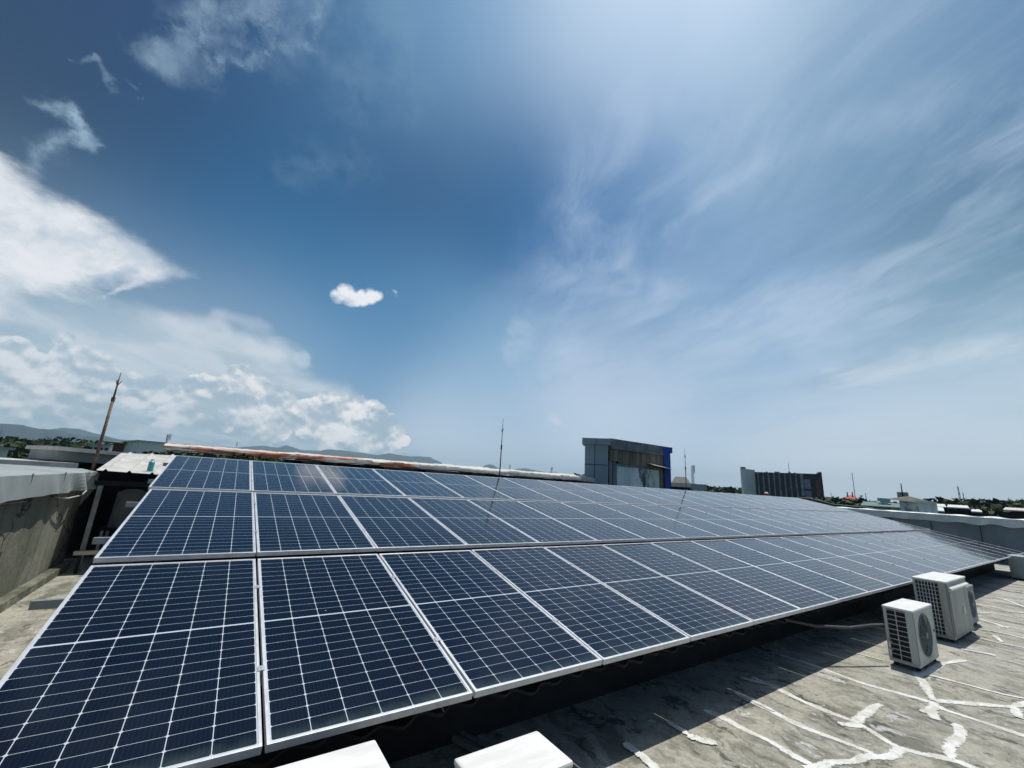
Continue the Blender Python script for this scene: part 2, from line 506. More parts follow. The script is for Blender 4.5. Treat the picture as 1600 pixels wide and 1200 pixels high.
def mat_cells():
    """photovoltaic laminate: 6 x 24 half cells under glass; UV in metres"""
    m, N, b = mat('solar_cells_under_glass')
    uv = N.n('ShaderNodeTexCoord').outputs['UV']
    x, y, _ = N.xyz(uv)
    GW, GL = 1.002, 2.052
    cw = GW / 6
    ch = (GL - .012) / 24
    # two halves with a wider gap between
    y2 = N.m('SUBTRACT', N.m('ABSOLUTE', y), .006)
    fx = N.m('MULTIPLY', N.m('ABSOLUTE', N.m('SUBTRACT', N.m('FRACT', N.m('DIVIDE', N.m('ADD', x, GW / 2), cw)), .5)), cw)   # 0 centre .. cw/2 edge
    fy = N.m('MULTIPLY', N.m('ABSOLUTE', N.m('SUBTRACT', N.m('FRACT', N.m('DIVIDE', y2, ch)), .5)), ch)
    inx = N.m('LESS_THAN', fx, cw / 2 - .0018)
    iny = N.m('LESS_THAN', fy, ch / 2 - .0010)
    cham = N.m('LESS_THAN', N.m('ADD', fx, fy), cw / 2 + ch / 2 - .0092)
    inside = N.m('MULTIPLY', N.m('LESS_THAN', N.m('ABSOLUTE', x), GW / 2), N.m('MULTIPLY', N.m('LESS_THAN', N.m('ABSOLUTE', y), GL / 2), N.m('GREATER_THAN', y2, 0.)))
    cell = N.m('MULTIPLY', N.m('MULTIPLY', inx, iny), N.m('MULTIPLY', cham, inside))
    # nine bus bars per cell, fine silver
    bb = N.m('ABSOLUTE', N.m('SUBTRACT', N.m('FRACT', N.m('DIVIDE', N.m('ADD', x, GW / 2), cw / 9)), .5))
    bus = N.m('LESS_THAN', bb, .032)
    cid = N.cmb(N.m('FLOOR', N.m('DIVIDE', N.m('ADD', x, GW / 2), cw)), N.m('FLOOR', N.m('DIVIDE', y, ch)), 0.)
    wn = N.n('ShaderNodeTexWhiteNoise', noise_dimensions='3D')
    oi = N.n('ShaderNodeObjectInfo').outputs['Random']
    N.put(wn.inputs[0], N.v('ADD', cid, N.v('SCALE', (31., 17., 7.), oi)))
    cc = N.mix(wn.outputs[0], (.0020, .0042, .0115), (.0030, .0064, .0165))
    cc = N.mix(N.m('MULTIPLY', oi, .4), cc, (.006, .014, .034))
    cc = N.mix(N.m('MULTIPLY', bus, .12), cc, (.10, .12, .17))
    c = N.mix(cell, (.52, .56, .60), cc)
    # dust, gathered towards the lower frame edge, and a few droppings
    oc = N.n('ShaderNodeTexCoord').outputs['Object']
    off = N.v('ADD', oc, N.v('SCALE', (53., 11., 29.), oi))
    dust = N.ss(N.noise(off, 2.2, 6, .65), .35, .8)
    c = N.mix(N.m('MULTIPLY', dust, .008), c, (.45, .43, .38))
    edge = N.m('MULTIPLY', N.m('SUBTRACT', 1., N.ss(y, -1.03, -.94)), N.lin(N.noise(off, 9., 4, .6), .3, .7, .02, .13))
    c = N.mix(edge, c, (.26, .36, .32))
    vo = N.n('ShaderNodeTexVoronoi', feature='F1')
    N.put(vo.inputs['Vector'], N.map(off, (1, 1, 0)))
    vo.inputs['Scale'].default_value = 2.4
    sp = N.m('MULTIPLY', N.m('LESS_THAN', vo.outputs[0], .030), N.m('GREATER_THAN', N.xyz(vo.outputs[1])[0], .86))
    c = N.mix(sp, c, (.7, .7, .68))
    N.put(b.inputs['Base Color'], c)
    b.inputs['Roughness'].default_value = .55
    b.inputs['Specular IOR Level'].default_value = .0
    b.inputs['Coat Weight'].default_value = 1.
    b.inputs['Coat IOR'].default_value = 1.40
    N.put(b.inputs['Coat Roughness'], N.lin(dust, 0, 1, .07, .12))
    return m


M = {}
M['deck'] = mat_deck()
M['cells'] = mat_cells()
M['alu'] = simple('anodised_aluminium', (.72, .72, .73), (.58, .59, .61), 9, .42, .35, stretch=(1, 1, 1))
M['clamp'] = simple('bright_aluminium', (.8, .8, .8), (.7, .7, .7), 9, .3, .6)
M['steel'] = simple('galvanised_steel', (.42, .44, .45), (.30, .32, .33), 5, .45, .6)


def mat_sealant():
    m, N, b = mat('brushed_white_sealant')
    tc = N.n('ShaderNodeTexCoord')
    co = tc.outputs['Object']
    v_ = N.m('ABSOLUTE', N.xyz(tc.outputs['UV'])[1])
    n1 = N.noise(co, 26., 6, .68)
    n2 = N.noise(co, 6., 5, .62)
    cov = N.m('ADD', N.m('SUBTRACT', 1.0, v_), N.m('ADD', N.m('MULTIPLY', N.m('SUBTRACT', n1, .5), 1.5), N.m('MULTIPLY', N.m('SUBTRACT', n2, .5), 1.3)))
    c = N.mix(N.ss(n2, .38, .62), (.72, .72, .69), (.52, .50, .43))
    c = N.mix(N.ss(n1, .56, .72), c, (.22, .215, .17))
    N.put(b.inputs['Base Color'], c)
    b.inputs['Roughness'].default_value = .75
    N.put(b.inputs['Alpha'], N.ss(cov, .20, .42))
    bp = N.n('ShaderNodeBump')
    bp.inputs['Strength'].default_value = .4
    bp.inputs['Distance'].default_value = .006
    N.put(bp.inputs['Height'], n1)
    N.put(b.inputs['Normal'], bp.outputs[0])
    return m


M['sealant'] = mat_sealant()
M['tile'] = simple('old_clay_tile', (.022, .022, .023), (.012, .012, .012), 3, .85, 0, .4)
M['dark_wall'] = simple('shade_darkened_plaster', (.020, .021, .023), (.010, .011, .011), 2.2, .9, 0, .4)  # base colour darkened to carry the deep shade under the array


def mat_oldwall():
    m, N, b = mat('mossy_stained_plaster')
    co = N.n('ShaderNodeTexCoord').outputs['Object']
    a = N.noise(co, 1.1, 7, .65)
    runs = N.noise(N.map(co, (3, 3.2, .22)), 1.6, 6, .62)
    sp = N.noise(co, 14., 6, .7)
    c = N.mix(N.ss(a, .38, .62), (.255, .25, .195), (.15, .16, .115))
    c = N.mix(N.m('MULTIPLY', N.ss(runs, .52, .66), .7), c, (.075, .08, .062))
    c = N.mix(N.m('MULTIPLY', N.ss(N.noise(co, 2.6, 8, .7), .56, .66), .6), c, (.36, .35, .30))
    c = N.mix(N.lin(sp, .35, .7, 0., .4), c, (.06, .065, .05))
    cr = N.n('ShaderNodeTexVoronoi', feature='DISTANCE_TO_EDGE')
    N.put(cr.inputs['Vector'], N.v('ADD', co, N.v('SCALE', N.noise(co, 2.2, 5, .6, color=True), .9)))
    cr.inputs['Scale'].default_value = .55
    c = N.mix(N.m('SUBTRACT', 1., N.ss(cr.outputs[0], .004, .016)), c, (.035, .035, .03))
    N.put(b.inputs['Base Color'], c)
    b.inputs['Roughness'].default_value = .93
    bp = N.n('ShaderNodeBump')
    bp.inputs['Strength'].default_value = .5
    bp.inputs['Distance'].default_value = .02
    N.put(bp.inputs['Height'], N.m('ADD', sp, a))
    N.put(b.inputs['Normal'], bp.outputs[0])
    return m


M['moss_wall'] = mat_oldwall()
M['curb'] = simple('lichened_kerb', (.20, .20, .15), (.07, .075, .05), 3.5, .92, 0, .6, third=(.42, .41, .36), third_at=(.56, .66))
M['ac'] = simple('aged_shaded_white_paint', (.58, .60, .55), (.50, .52, .47), 2.2, .5, 0, .08, stretch=(1, 1, .6), spec=.3, third=(.33, .31, .25), third_at=(.62, .78))  # casing colour dulled to carry its shaded sides, with grime patches over it
M['lid'] = simple('sunlit_white_lid_paint', (.76, .75, .71), (.66, .65, .61), 3., .5, 0, .1, stretch=(1, 4, 1), third=(.50, .48, .42), third_at=(.62, .78), third_scale=5)  # lighter than the casing: sunlight on the tops is put into the colour
M['ac_grey'] = simple('aged_grey_paint', (.30, .345, .35), (.24, .28, .285), 2.2, .5)
M['ac_stained'] = simple('rain_streaked_paint', (.47, .48, .43), (.33, .325, .28), 3., .55, 0, .05, stretch=(3, 3, .35), third=(.30, .24, .16), third_at=(.62, .76))
M['black'] = simple('black_void_metal', (.012, .013, .015), (.008, .008, .01), 8, .6)
M['fan'] = simple('grey_fan_plastic', (.24, .265, .28), (.18, .20, .215), 6, .5)  # even grey for grille and blades
M['wire'] = simple('coated_wire', (.55, .57, .56), (.45, .47, .47), 6, .5)
M['rubber'] = simple('rubber_foot', (.03, .03, .03), (.02, .02, .02), 8, .8)
M['hose'] = simple('grey_insulated_hose', (.10, .105, .11), (.06, .06, .065), 8, .8)
M['cable_w'] = simple('dusty_white_cable', (.55, .54, .46), (.42, .41, .33), 12, .6)
M['sheet_light'] = simple('sun_bleached_sheet', (.58, .56, .52), (.46, .44, .40), 2.5, .6, 0, .1, third=(.30, .28, .24), third_at=(.60, .74))
M['rust_pole'] = simple('rusted_pipe', (.26, .17, .12), (.12, .07, .05), 6, .8, .2, .3)
M['dark_pole'] = simple('dark_rusted_pipe', (.050, .034, .032), (.03, .02, .02), 6, .7, .2, .3)


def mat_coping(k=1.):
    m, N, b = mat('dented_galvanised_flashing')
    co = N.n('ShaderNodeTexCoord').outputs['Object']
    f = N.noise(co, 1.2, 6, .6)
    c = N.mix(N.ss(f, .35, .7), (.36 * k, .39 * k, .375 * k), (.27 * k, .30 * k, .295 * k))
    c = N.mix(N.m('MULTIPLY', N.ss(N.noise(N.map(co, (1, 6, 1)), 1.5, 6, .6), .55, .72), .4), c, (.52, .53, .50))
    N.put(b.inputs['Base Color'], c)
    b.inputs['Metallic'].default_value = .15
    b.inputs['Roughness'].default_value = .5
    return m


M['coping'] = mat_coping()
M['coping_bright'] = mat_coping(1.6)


# ------------------------------------------------------------------ mesh helpers
class MB:
    def __init__(s):
        s.v = []
        s.f = []
        s.uv = None

    def add(s, vs, fs):
        o = len(s.v)
        s.v += [tuple(p) for p in vs]
        s.f += [tuple(i + o for i in f) for f in fs]
        return s

    def hexa(s, b, t):
        """b, t: four lower and four upper corners, counter-clockwise"""
        return s.add(list(b) + list(t), [(3, 2, 1, 0), (4, 5, 6, 7), (0, 1, 5, 4), (1, 2, 6, 5), (2, 3, 7, 6), (3, 0, 4, 7)])

    def box(s, x0, x1, y0, y1, z0, z1):
        return s.hexa([(x0, y0, z0), (x1, y0, z0), (x1, y1, z0), (x0, y1, z0)],
                      [(x0, y0, z1), (x1, y0, z1), (x1, y1, z1), (x0, y1, z1)])

    def slab(s, A, B, z0, z1, th, z0b=None, z1b=None):
        """upright slab from A to B, thickness th away from the camera side (left of A->B)"""
        A = Vector((A[0], A[1]))
        B = Vector((B[0], B[1]))
        dd = (B - A).normalized()
        n = Vector((-dd.y, dd.x)) * th
        z0b = z0 if z0b is None else z0b
        z1b = z1 if z1b is None else z1b
        return s.hexa([(A.x, A.y, z0), (B.x, B.y, z0b), (B.x + n.x, B.y + n.y, z0b), (A.x + n.x, A.y + n.y, z0)],
                      [(A.x, A.y, z1), (B.x, B.y, z1b), (B.x + n.x, B.y + n.y, z1b), (A.x + n.x, A.y + n.y, z1)])

    def rod(s, p, q, r, r2=None, n=8, caps=True):
        p = Vector(p)
        q = Vector(q)
        r2 = r if r2 is None else r2
        a = (q - p).normalized()
        u = a.orthogonal().normalized()
        w = a.cross(u)
        vs = []
        for c, rr in ((p, r), (q, r2)):
            for i in range(n):
                t = 2 * math.pi * i / n
                vs.append(c + (u * math.cos(t) + w * math.sin(t)) * rr)
        fs = [(i, (i + 1) % n, n + (i + 1) % n, n + i) for i in range(n)]
        if caps:
            fs += [tuple(range(n - 1, -1, -1)), tuple(range(n, 2 * n))]
        return s.add(vs, fs)

    def tube(s, pts, r, n=7):
        pts = [Vector(p) for p in pts]
        vs = []
        for k, p in enumerate(pts):
            a = (pts[min(k + 1, len(pts) - 1)] - pts[max(k - 1, 0)]).normalized()
            u = Vector((0, 0, 1)).cross(a)
            u = u.normalized() if u.length > .01 else a.orthogonal().normalized()
            w = a.cross(u)
            for i in range(n):
                t = 2 * math.pi * i / n
                vs.append(p + (u * math.cos(t) + w * math.sin(t)) * r)
        fs = []
        for k in range(len(pts) - 1):
            for i in range(n):
                j = (i + 1) % n
                fs.append((k * n + i, k * n + j, (k + 1) * n + j, (k + 1) * n + i))
        fs += [tuple(range(n - 1, -1, -1)), tuple(range((len(pts) - 1) * n, len(pts) * n))]
        return s.add(vs, fs)

    def grid(s, fn, nu, nv, flip=False):
        vs = [fn(i / nu, j / nv) for j in range(nv + 1) for i in range(nu + 1)]
        fs = []
        for j in range(nv):
            for i in range(nu):
                a = j * (nu + 1) + i
                q = (a, a + 1, a + nu + 2, a + nu + 1)
                fs.append(q[::-1] if flip else q)
        return s.add(vs, fs)

    def mesh(s, name, m=None):
        me = bpy.data.meshes.new(name)
        me.from_pydata(s.v, [], s.f)
        if m:
            me.materials.append(m)
        me.validate()
        me.update()
        return me

    def build(s, name, m, parent=None, bevel=0., smooth=False, origin=None, solid=0.):
        if origin is not None:
            o3 = Vector(origin)
            s.v = [tuple(Vector(p) - o3) for p in s.v]
        me = s.mesh(name, m)
        if smooth:
            for p in me.polygons:
                p.use_smooth = True
        o = bpy.data.objects.new(name, me)
        col.objects.link(o)
        if origin is not None:
            o.location = origin
        if parent:
            o.parent = parent
        if bevel:
            b = o.modifiers.new('bevel', 'BEVEL')
            b.width = bevel
            b.segments = 2
            b.limit_method = 'ANGLE'
        if solid:
            b = o.modifiers.new('solid', 'SOLIDIFY')
            b.thickness = solid
        return o


def tag(o, label=None, cat=None, group=None, kind=None):
    if label:
        o['label'] = label
    if cat:
        o['category'] = cat
    if group:
        o['group'] = group
    if kind:
        o['kind'] = kind
    return o


def thing(name, loc, label, cat, group=None, rz=0.):
    o = bpy.data.objects.new(name, None)
    o.empty_display_size = .2
    o.location = loc
    o.rotation_euler = (0, 0, rz)
    col.objects.link(o)
    return tag(o, label, cat, group)


def copy_tree(o, parent=None):
    c = o.copy()
    col.objects.link(c)
    c.parent = parent
    for ch in list(o.children):
        copy_tree(ch, c)
    return c


# ================================================================== THE ROOF
deck = MB()
deck.grid(lambda u, v: (-2.4 + u * 26.8, -6 + v * 17.2, .0), 60, 40)
deck = deck.build('roof_deck', M['deck'], smooth=True)
tag(deck, kind='structure')
body = MB().box(-2.45, 24.45, -6.05, 11.3, -12, -.06).build('roof_slab', M['dark_wall'])
tag(body, kind='structure')

# white sealant brushed along the joints and cracks
def q4(a, b):
    return (1100 + a / 3.2, 950 + b / 3.2)


def qd(a, b):
    return (1300 + a / 4.617, 820 + b / 4.617)


def q3(a, b):
    return (800 + a / 4, 950 + b / 4)


SEAL = [
    ([q4(380, 235), q4(480, 265), q4(600, 305), q4(690, 340), q4(800, 380), q4(930, 415), q4(1080, 455), q4(1145, 475)], 18),
    ([q4(1145, 480), q4(1200, 510), q4(1300, 540), q4(1450, 590), q4(1640, 652)], 22),
    ([q4(240, 345), q4(400, 420), q4(500, 470), q4(620, 520), q4(745, 565), q4(800, 590), q4(870, 640), q4(950, 690), q4(990, 705), q4(1100, 735), q4(1240, 755), q4(1350, 800), q4(1420, 840)], 18),
    ([q4(170, 435), q4(270, 480), q4(400, 550), q4(500, 600), q4(640, 650), q4(760, 695), q4(860, 735)], 19),
    ([q4(0, 510), q4(110, 555), q4(200, 610), q4(300, 650), q4(400, 710), q4(480, 760), q4(570, 800), q4(620, 850)], 22),
    ([q4(500, 800), q4(570, 800), q4(640, 770), q4(740, 772), q4(830, 738), q4(900, 748), q4(960, 735), q4(978, 700)], 24),
    ([q4(752, 572), q4(800, 535), q4(840, 500), q4(885, 482)], 24),
    ([q4(668, 574), q4(700, 588), q4(800, 590)], 24),
    ([q4(1240, 758), q4(1225, 705), q4(1262, 655), q4(1290, 650), q4(1275, 610), q4(1262, 580)], 26),
    ([q4(1150, 465), q4(1105, 390), q4(1068, 325)], 26),
    ([q4(1080, 340), q4(1130, 318), q4(1190, 280), q4(1305, 262)], 24),
    ([q4(1150, 465), q4(1280, 475), q4(1400, 485), q4(1550, 497), q4(1640, 470)], 22),
    ([q4(1145, 470), q4(1150, 500), q4(1110, 520), q4(1085, 520)], 30),
    ([q4(1130, 505), q4(1145, 530), q4(1160, 560)], 22),
    ([q4(1550, 497), q4(1575, 550), q4(1640, 560)], 40),
    ([q4(1100, 330), q4(1200, 355), q4(1350, 395), q4(1480, 430), q4(1640, 462)], 9),
    ([q4(700, 212), q4(800, 238), q4(890, 262)], 8),
    ([qd(1010, 745), qd(1150, 768), qd(1260, 790), qd(1400, 825)], 16),
    ([qd(1060, 682), qd(1200, 720), qd(1240, 745), qd(1275, 738)], 20),
    ([qd(1000, 800), qd(1180, 850), qd(1400, 892)], 13),
    ([qd(1070, 585), qd(1200, 620), qd(1400, 640)], 13),
    ([qd(1075, 505), qd(1250, 540), qd(1400, 560)], 13),
    ([qd(1180, 520), qd(1290, 555), qd(1400, 600)], 17),
    ([qd(1060, 640), qd(1170, 640), qd(1290, 665), qd(1400, 690)], 12),
    ([qd(940, 900), qd(1080, 925), qd(1180, 945)], 22),
    ([qd(1170, 800), qd(1230, 850)], 14),
    ([q3(1390, 535), q3(1520, 590), q3(1640, 650)], 9),
    ([q3(970, 718), q3(1050, 765), q3(1110, 800)], 9),
    ([q3(1100, 800), q3(1180, 835), q3(1280, 850)], 28),
    ([q3(700, 850), q3(810, 925), q3(860, 970), q3(900, 1010), q3(960, 1100)], 20),
    ([q3(1430, 440), q3(1500, 460), q3(1600, 480)], 18),
]
rs = random.Random(3)
sl = MB()
suv = []
for li, (pts, wpx) in enumerate(SEAL):
    P = [on_z(*p) for p in pts]
    S = []
    for a, b_ in zip(P[:-1], P[1:]):
        n = max(2, int((b_ - a).length / .03))
        S += [a.lerp(b_, i / n) for i in range(n)]
    S.append(P[-1])
    # round off the corners of the brushed line
    for _ in range(5):
        S = [S[0]] + [(S[i - 1] + S[i] * 2 + S[i + 1]) / 4 for i in range(1, len(S) - 1)] + [S[-1]]
    wd = min(max(wpx, 13), 21) / 20 * .050
    ph = rs.random() * 9
    n = len(S)
    vs = []
    run = rs.random() * 50
    for i, p in enumerate(S):
        t = (S[min(i + 2, n - 1)] - S[max(i - 2, 0)]).normalized()
        nn = Vector((-t.y, t.x, 0))
        e = min(1, min(i, n - 1 - i) / 4 + .75)
        q = wd * e * (1 + .18 * math.sin(i * .17 + ph) + .10 * math.sin(i * .43 + ph * 2))
        h = .0022 + .00022 * li
        vs += [(p + nn * q) + Vector((0, 0, h)), (p - nn * q) + Vector((0, 0, h))]
        suv += [(run + i * .03, 1), (run + i * .03, -1)]
    sl.add(vs, [(2 * i + 1, 2 * i + 3, 2 * i + 2, 2 * i) for i in range(n - 1)])
sl = sl.build('crack_sealant', M['sealant'])
uvl = sl.data.uv_layers.new(name='UVMap')
for lp in sl.data.loops:
    uvl.data[lp.index].uv = suv[lp.vertex_index]
tag(sl, kind='structure')

# ------------------------------------------------------------------ solar array
ROWS = [  # y0, z0, y1, z1, x0, pitch
    (2.345, .617, 4.396, 1.039, -.70, 1.0565),
    (4.436, 1.085, 6.490, 1.494, -.70, 1.0500),
    (6.518, 1.516, 8.571, 1.927, -.722, 1.0465),
]
PW, PL, FT = 1.040, 2.094, .038
NCOL = 21
ORD = ['first', 'second', 'third', 'fourth', 'fifth', 'sixth', 'seventh', 'eighth', 'ninth', 'tenth', 'eleventh', 'twelfth',
       'thirteenth', 'fourteenth', 'fifteenth', 'sixteenth', 'seventeenth', 'eighteenth', 'nineteenth', 'twentieth', 'twenty-first']
RN = ['front row', 'middle row', 'back row']


def make_panel():
    t = thing('solar_panel', (0, 0, 0), 'x', 'solar panel', 'solar panels of the tilted rooftop array')
    w, l = PW / 2, PL / 2
    f = MB()
    rim = .015
    f.box(-w, w, -l, -l + rim, -FT, 0)
    f.box(-w, w, l - rim, l, -FT, 0)
    f.box(-w, -w + rim, -l + rim, l - rim, -FT, -.0004)
    f.box(w - rim, w, -l + rim, l - rim, -FT, -.0004)
    f.build('frame', M['alu'], t, bevel=.0015)
    gw, gl = w - rim + .001, l - rim + .001
    g = MB().box(-gw, gw, -gl, gl, -.010, -.0035)
    me = g.mesh('cell_sheet', M['cells'])
    uvl = me.uv_layers.new(name='UVMap')
    for lp in me.loops:
        p = me.vertices[lp.vertex_index].co
        uvl.data[lp.index].uv = (p.x, p.y)
    o = bpy.data.objects.new('cell_sheet', me)
    col.objects.link(o)
    o.parent = t
    for yy in (-.50, .50):
        c = MB().box(w - .010, w + .024, -.02, .02, .0008, .005)
        c.box(w + .0012, w + .0052, -.02, .02, -.05, .0004)
        c.rod((w + .006, 0, .005), (w + .006, 0, .010), .005, n=6)
        c = c.build('clamp', M['clamp'], t)
        c.location = (0, yy, 0)
    return t


pj = random.Random(11)
proto = make_panel()
for r, (y0, z0, y1, z1, x0, pitch) in enumerate(ROWS):
    tilt = math.atan2(z1 - z0, y1 - y0)
    for k in range(NCOL):
        o = proto if (r == 0 and k == 0) else copy_tree(proto)
        o.location = (x0 + pitch * (k + .5), (y0 + y1) / 2, (z0 + z1) / 2)
        o.rotation_euler = (tilt + R(pj.uniform(-.12, .12)), R(pj.uniform(-.12, .12)), R(pj.uniform(-.04, .04)))
        o['label'] = 'dark blue solar panel, %s from the left end of the %s' % (ORD[k], RN[r]) if k < NCOL - 1 else \
            'dark blue solar panel at the far right end of the %s' % RN[r]

# rails, rafters and posts carrying the array
t = thing('mounting_rack', (10, 5, 0), 'galvanised rail rack under the solar array, rail ends showing at its left edge', 'mounting rack')
inv = Vector((10, 5, 0))
for r, (y0, z0, y1, z1, x0, pitch) in enumerate(ROWS):
    for fr in (.28, .81):
        y = y0 + (y1 - y0) * fr
        z = z0 + (z1 - z0) * fr - FT - .004
        xe = x0 + .02 if (r, fr) == (0, .28) else (-.86, -.82, -.80)[r]
        m_ = MB().box(xe, 21.45, y - .021, y + .021, z - .055, z - .004)
        m_.build('rail', M['steel'], t, origin=(10, 5, 0)).location = (0, 0, 0)
for x in [(-.35 + 2.16 * i) for i in range(11)]:
    m_ = MB()
    y0, z0, y1, z1 = 2.5, ROWS[0][1], 8.5, ROWS[2][3]
    m_.hexa([(x - .02, 2.6, z0 - .145), (x + .02, 2.6, z0 - .145), (x + .02, 8.4, z1 - .26), (x - .02, 8.4, z1 - .26)],
            [(x - .02, 2.6, z0 - .105), (x + .02, 2.6, z0 - .105), (x + .02, 8.4, z1 - .215), (x - .02, 8.4, z1 - .215)])
    m_.build('rafter', M['steel'], t, origin=(10, 5, 0)).location = (0, 0, 0)

# old tiled roof beneath the array
TS = (1.927 - .617) / (8.571 - 2.345)


def tile_z(x, y):
    row = ((y - 2.52) / .33) % 1.
    return .617 + (y - 2.345) * TS - .25 + .008 * math.sin(2 * math.pi * x / .23) + .008 * math.sin(x * 11.7) + .006 * math.sin(x * 5.3) + .016 * (1 - row)


tl = MB()
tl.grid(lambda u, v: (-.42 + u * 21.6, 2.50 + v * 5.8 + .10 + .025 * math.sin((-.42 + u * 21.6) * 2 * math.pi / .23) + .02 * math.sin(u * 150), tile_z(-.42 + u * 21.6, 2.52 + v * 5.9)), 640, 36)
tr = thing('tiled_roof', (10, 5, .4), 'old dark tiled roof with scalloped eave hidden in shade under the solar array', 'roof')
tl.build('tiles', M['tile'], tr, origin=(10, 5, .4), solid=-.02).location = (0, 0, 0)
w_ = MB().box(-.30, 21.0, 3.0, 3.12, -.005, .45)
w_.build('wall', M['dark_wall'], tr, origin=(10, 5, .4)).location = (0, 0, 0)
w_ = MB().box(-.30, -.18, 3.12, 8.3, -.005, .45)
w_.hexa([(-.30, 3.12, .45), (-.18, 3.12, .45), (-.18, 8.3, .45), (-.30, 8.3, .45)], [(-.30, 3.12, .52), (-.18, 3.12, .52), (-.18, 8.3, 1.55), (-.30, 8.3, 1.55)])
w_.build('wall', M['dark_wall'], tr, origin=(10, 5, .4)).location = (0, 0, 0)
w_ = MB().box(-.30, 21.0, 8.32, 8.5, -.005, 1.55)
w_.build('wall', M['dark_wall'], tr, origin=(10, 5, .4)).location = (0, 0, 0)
# steel channel lying on the deck between the two near air conditioners
p0, p1 = on_z(668, 1118, .06), on_z(800, 1190, .06)
dd = (p1 - p0).normalized()
p1 = p0 + dd * 1.3
p0 = p0 - dd * .4
ch = MB()
sd = Vector((-dd.y, dd.x, 0))
for s_, (h0, h1) in ((-.042, (0.02, .055)), (0.012, (.02, .06))):
    A, B = p0 + sd * s_, p1 + sd * s_
    ch.hexa([(*A.xy, h0), (*B.xy, h0), (*(B + sd * .03).xy, h0), (*(A + sd * .03).xy, h0)],
            [(*A.xy, h1), (*B.xy, h1), (*(B + sd * .03).xy, h1), (*(A + sd * .03).xy, h1)])
ch.hexa([(*(p0 - sd * .042).xy, .014), (*(p1 - sd * .042).xy, .014), (*(p1 + sd * .042).xy, .014), (*(p0 + sd * .042).xy, .014)],
        [(*(p0 - sd * .042).xy, .02), (*(p1 - sd * .042).xy, .02), (*(p1 + sd * .042).xy, .02), (*(p0 + sd * .042).xy, .02)])
tag(ch.build('steel_channel', M['steel']), 'grey steel channel lying in the shade beside the white units under the array', 'channel')


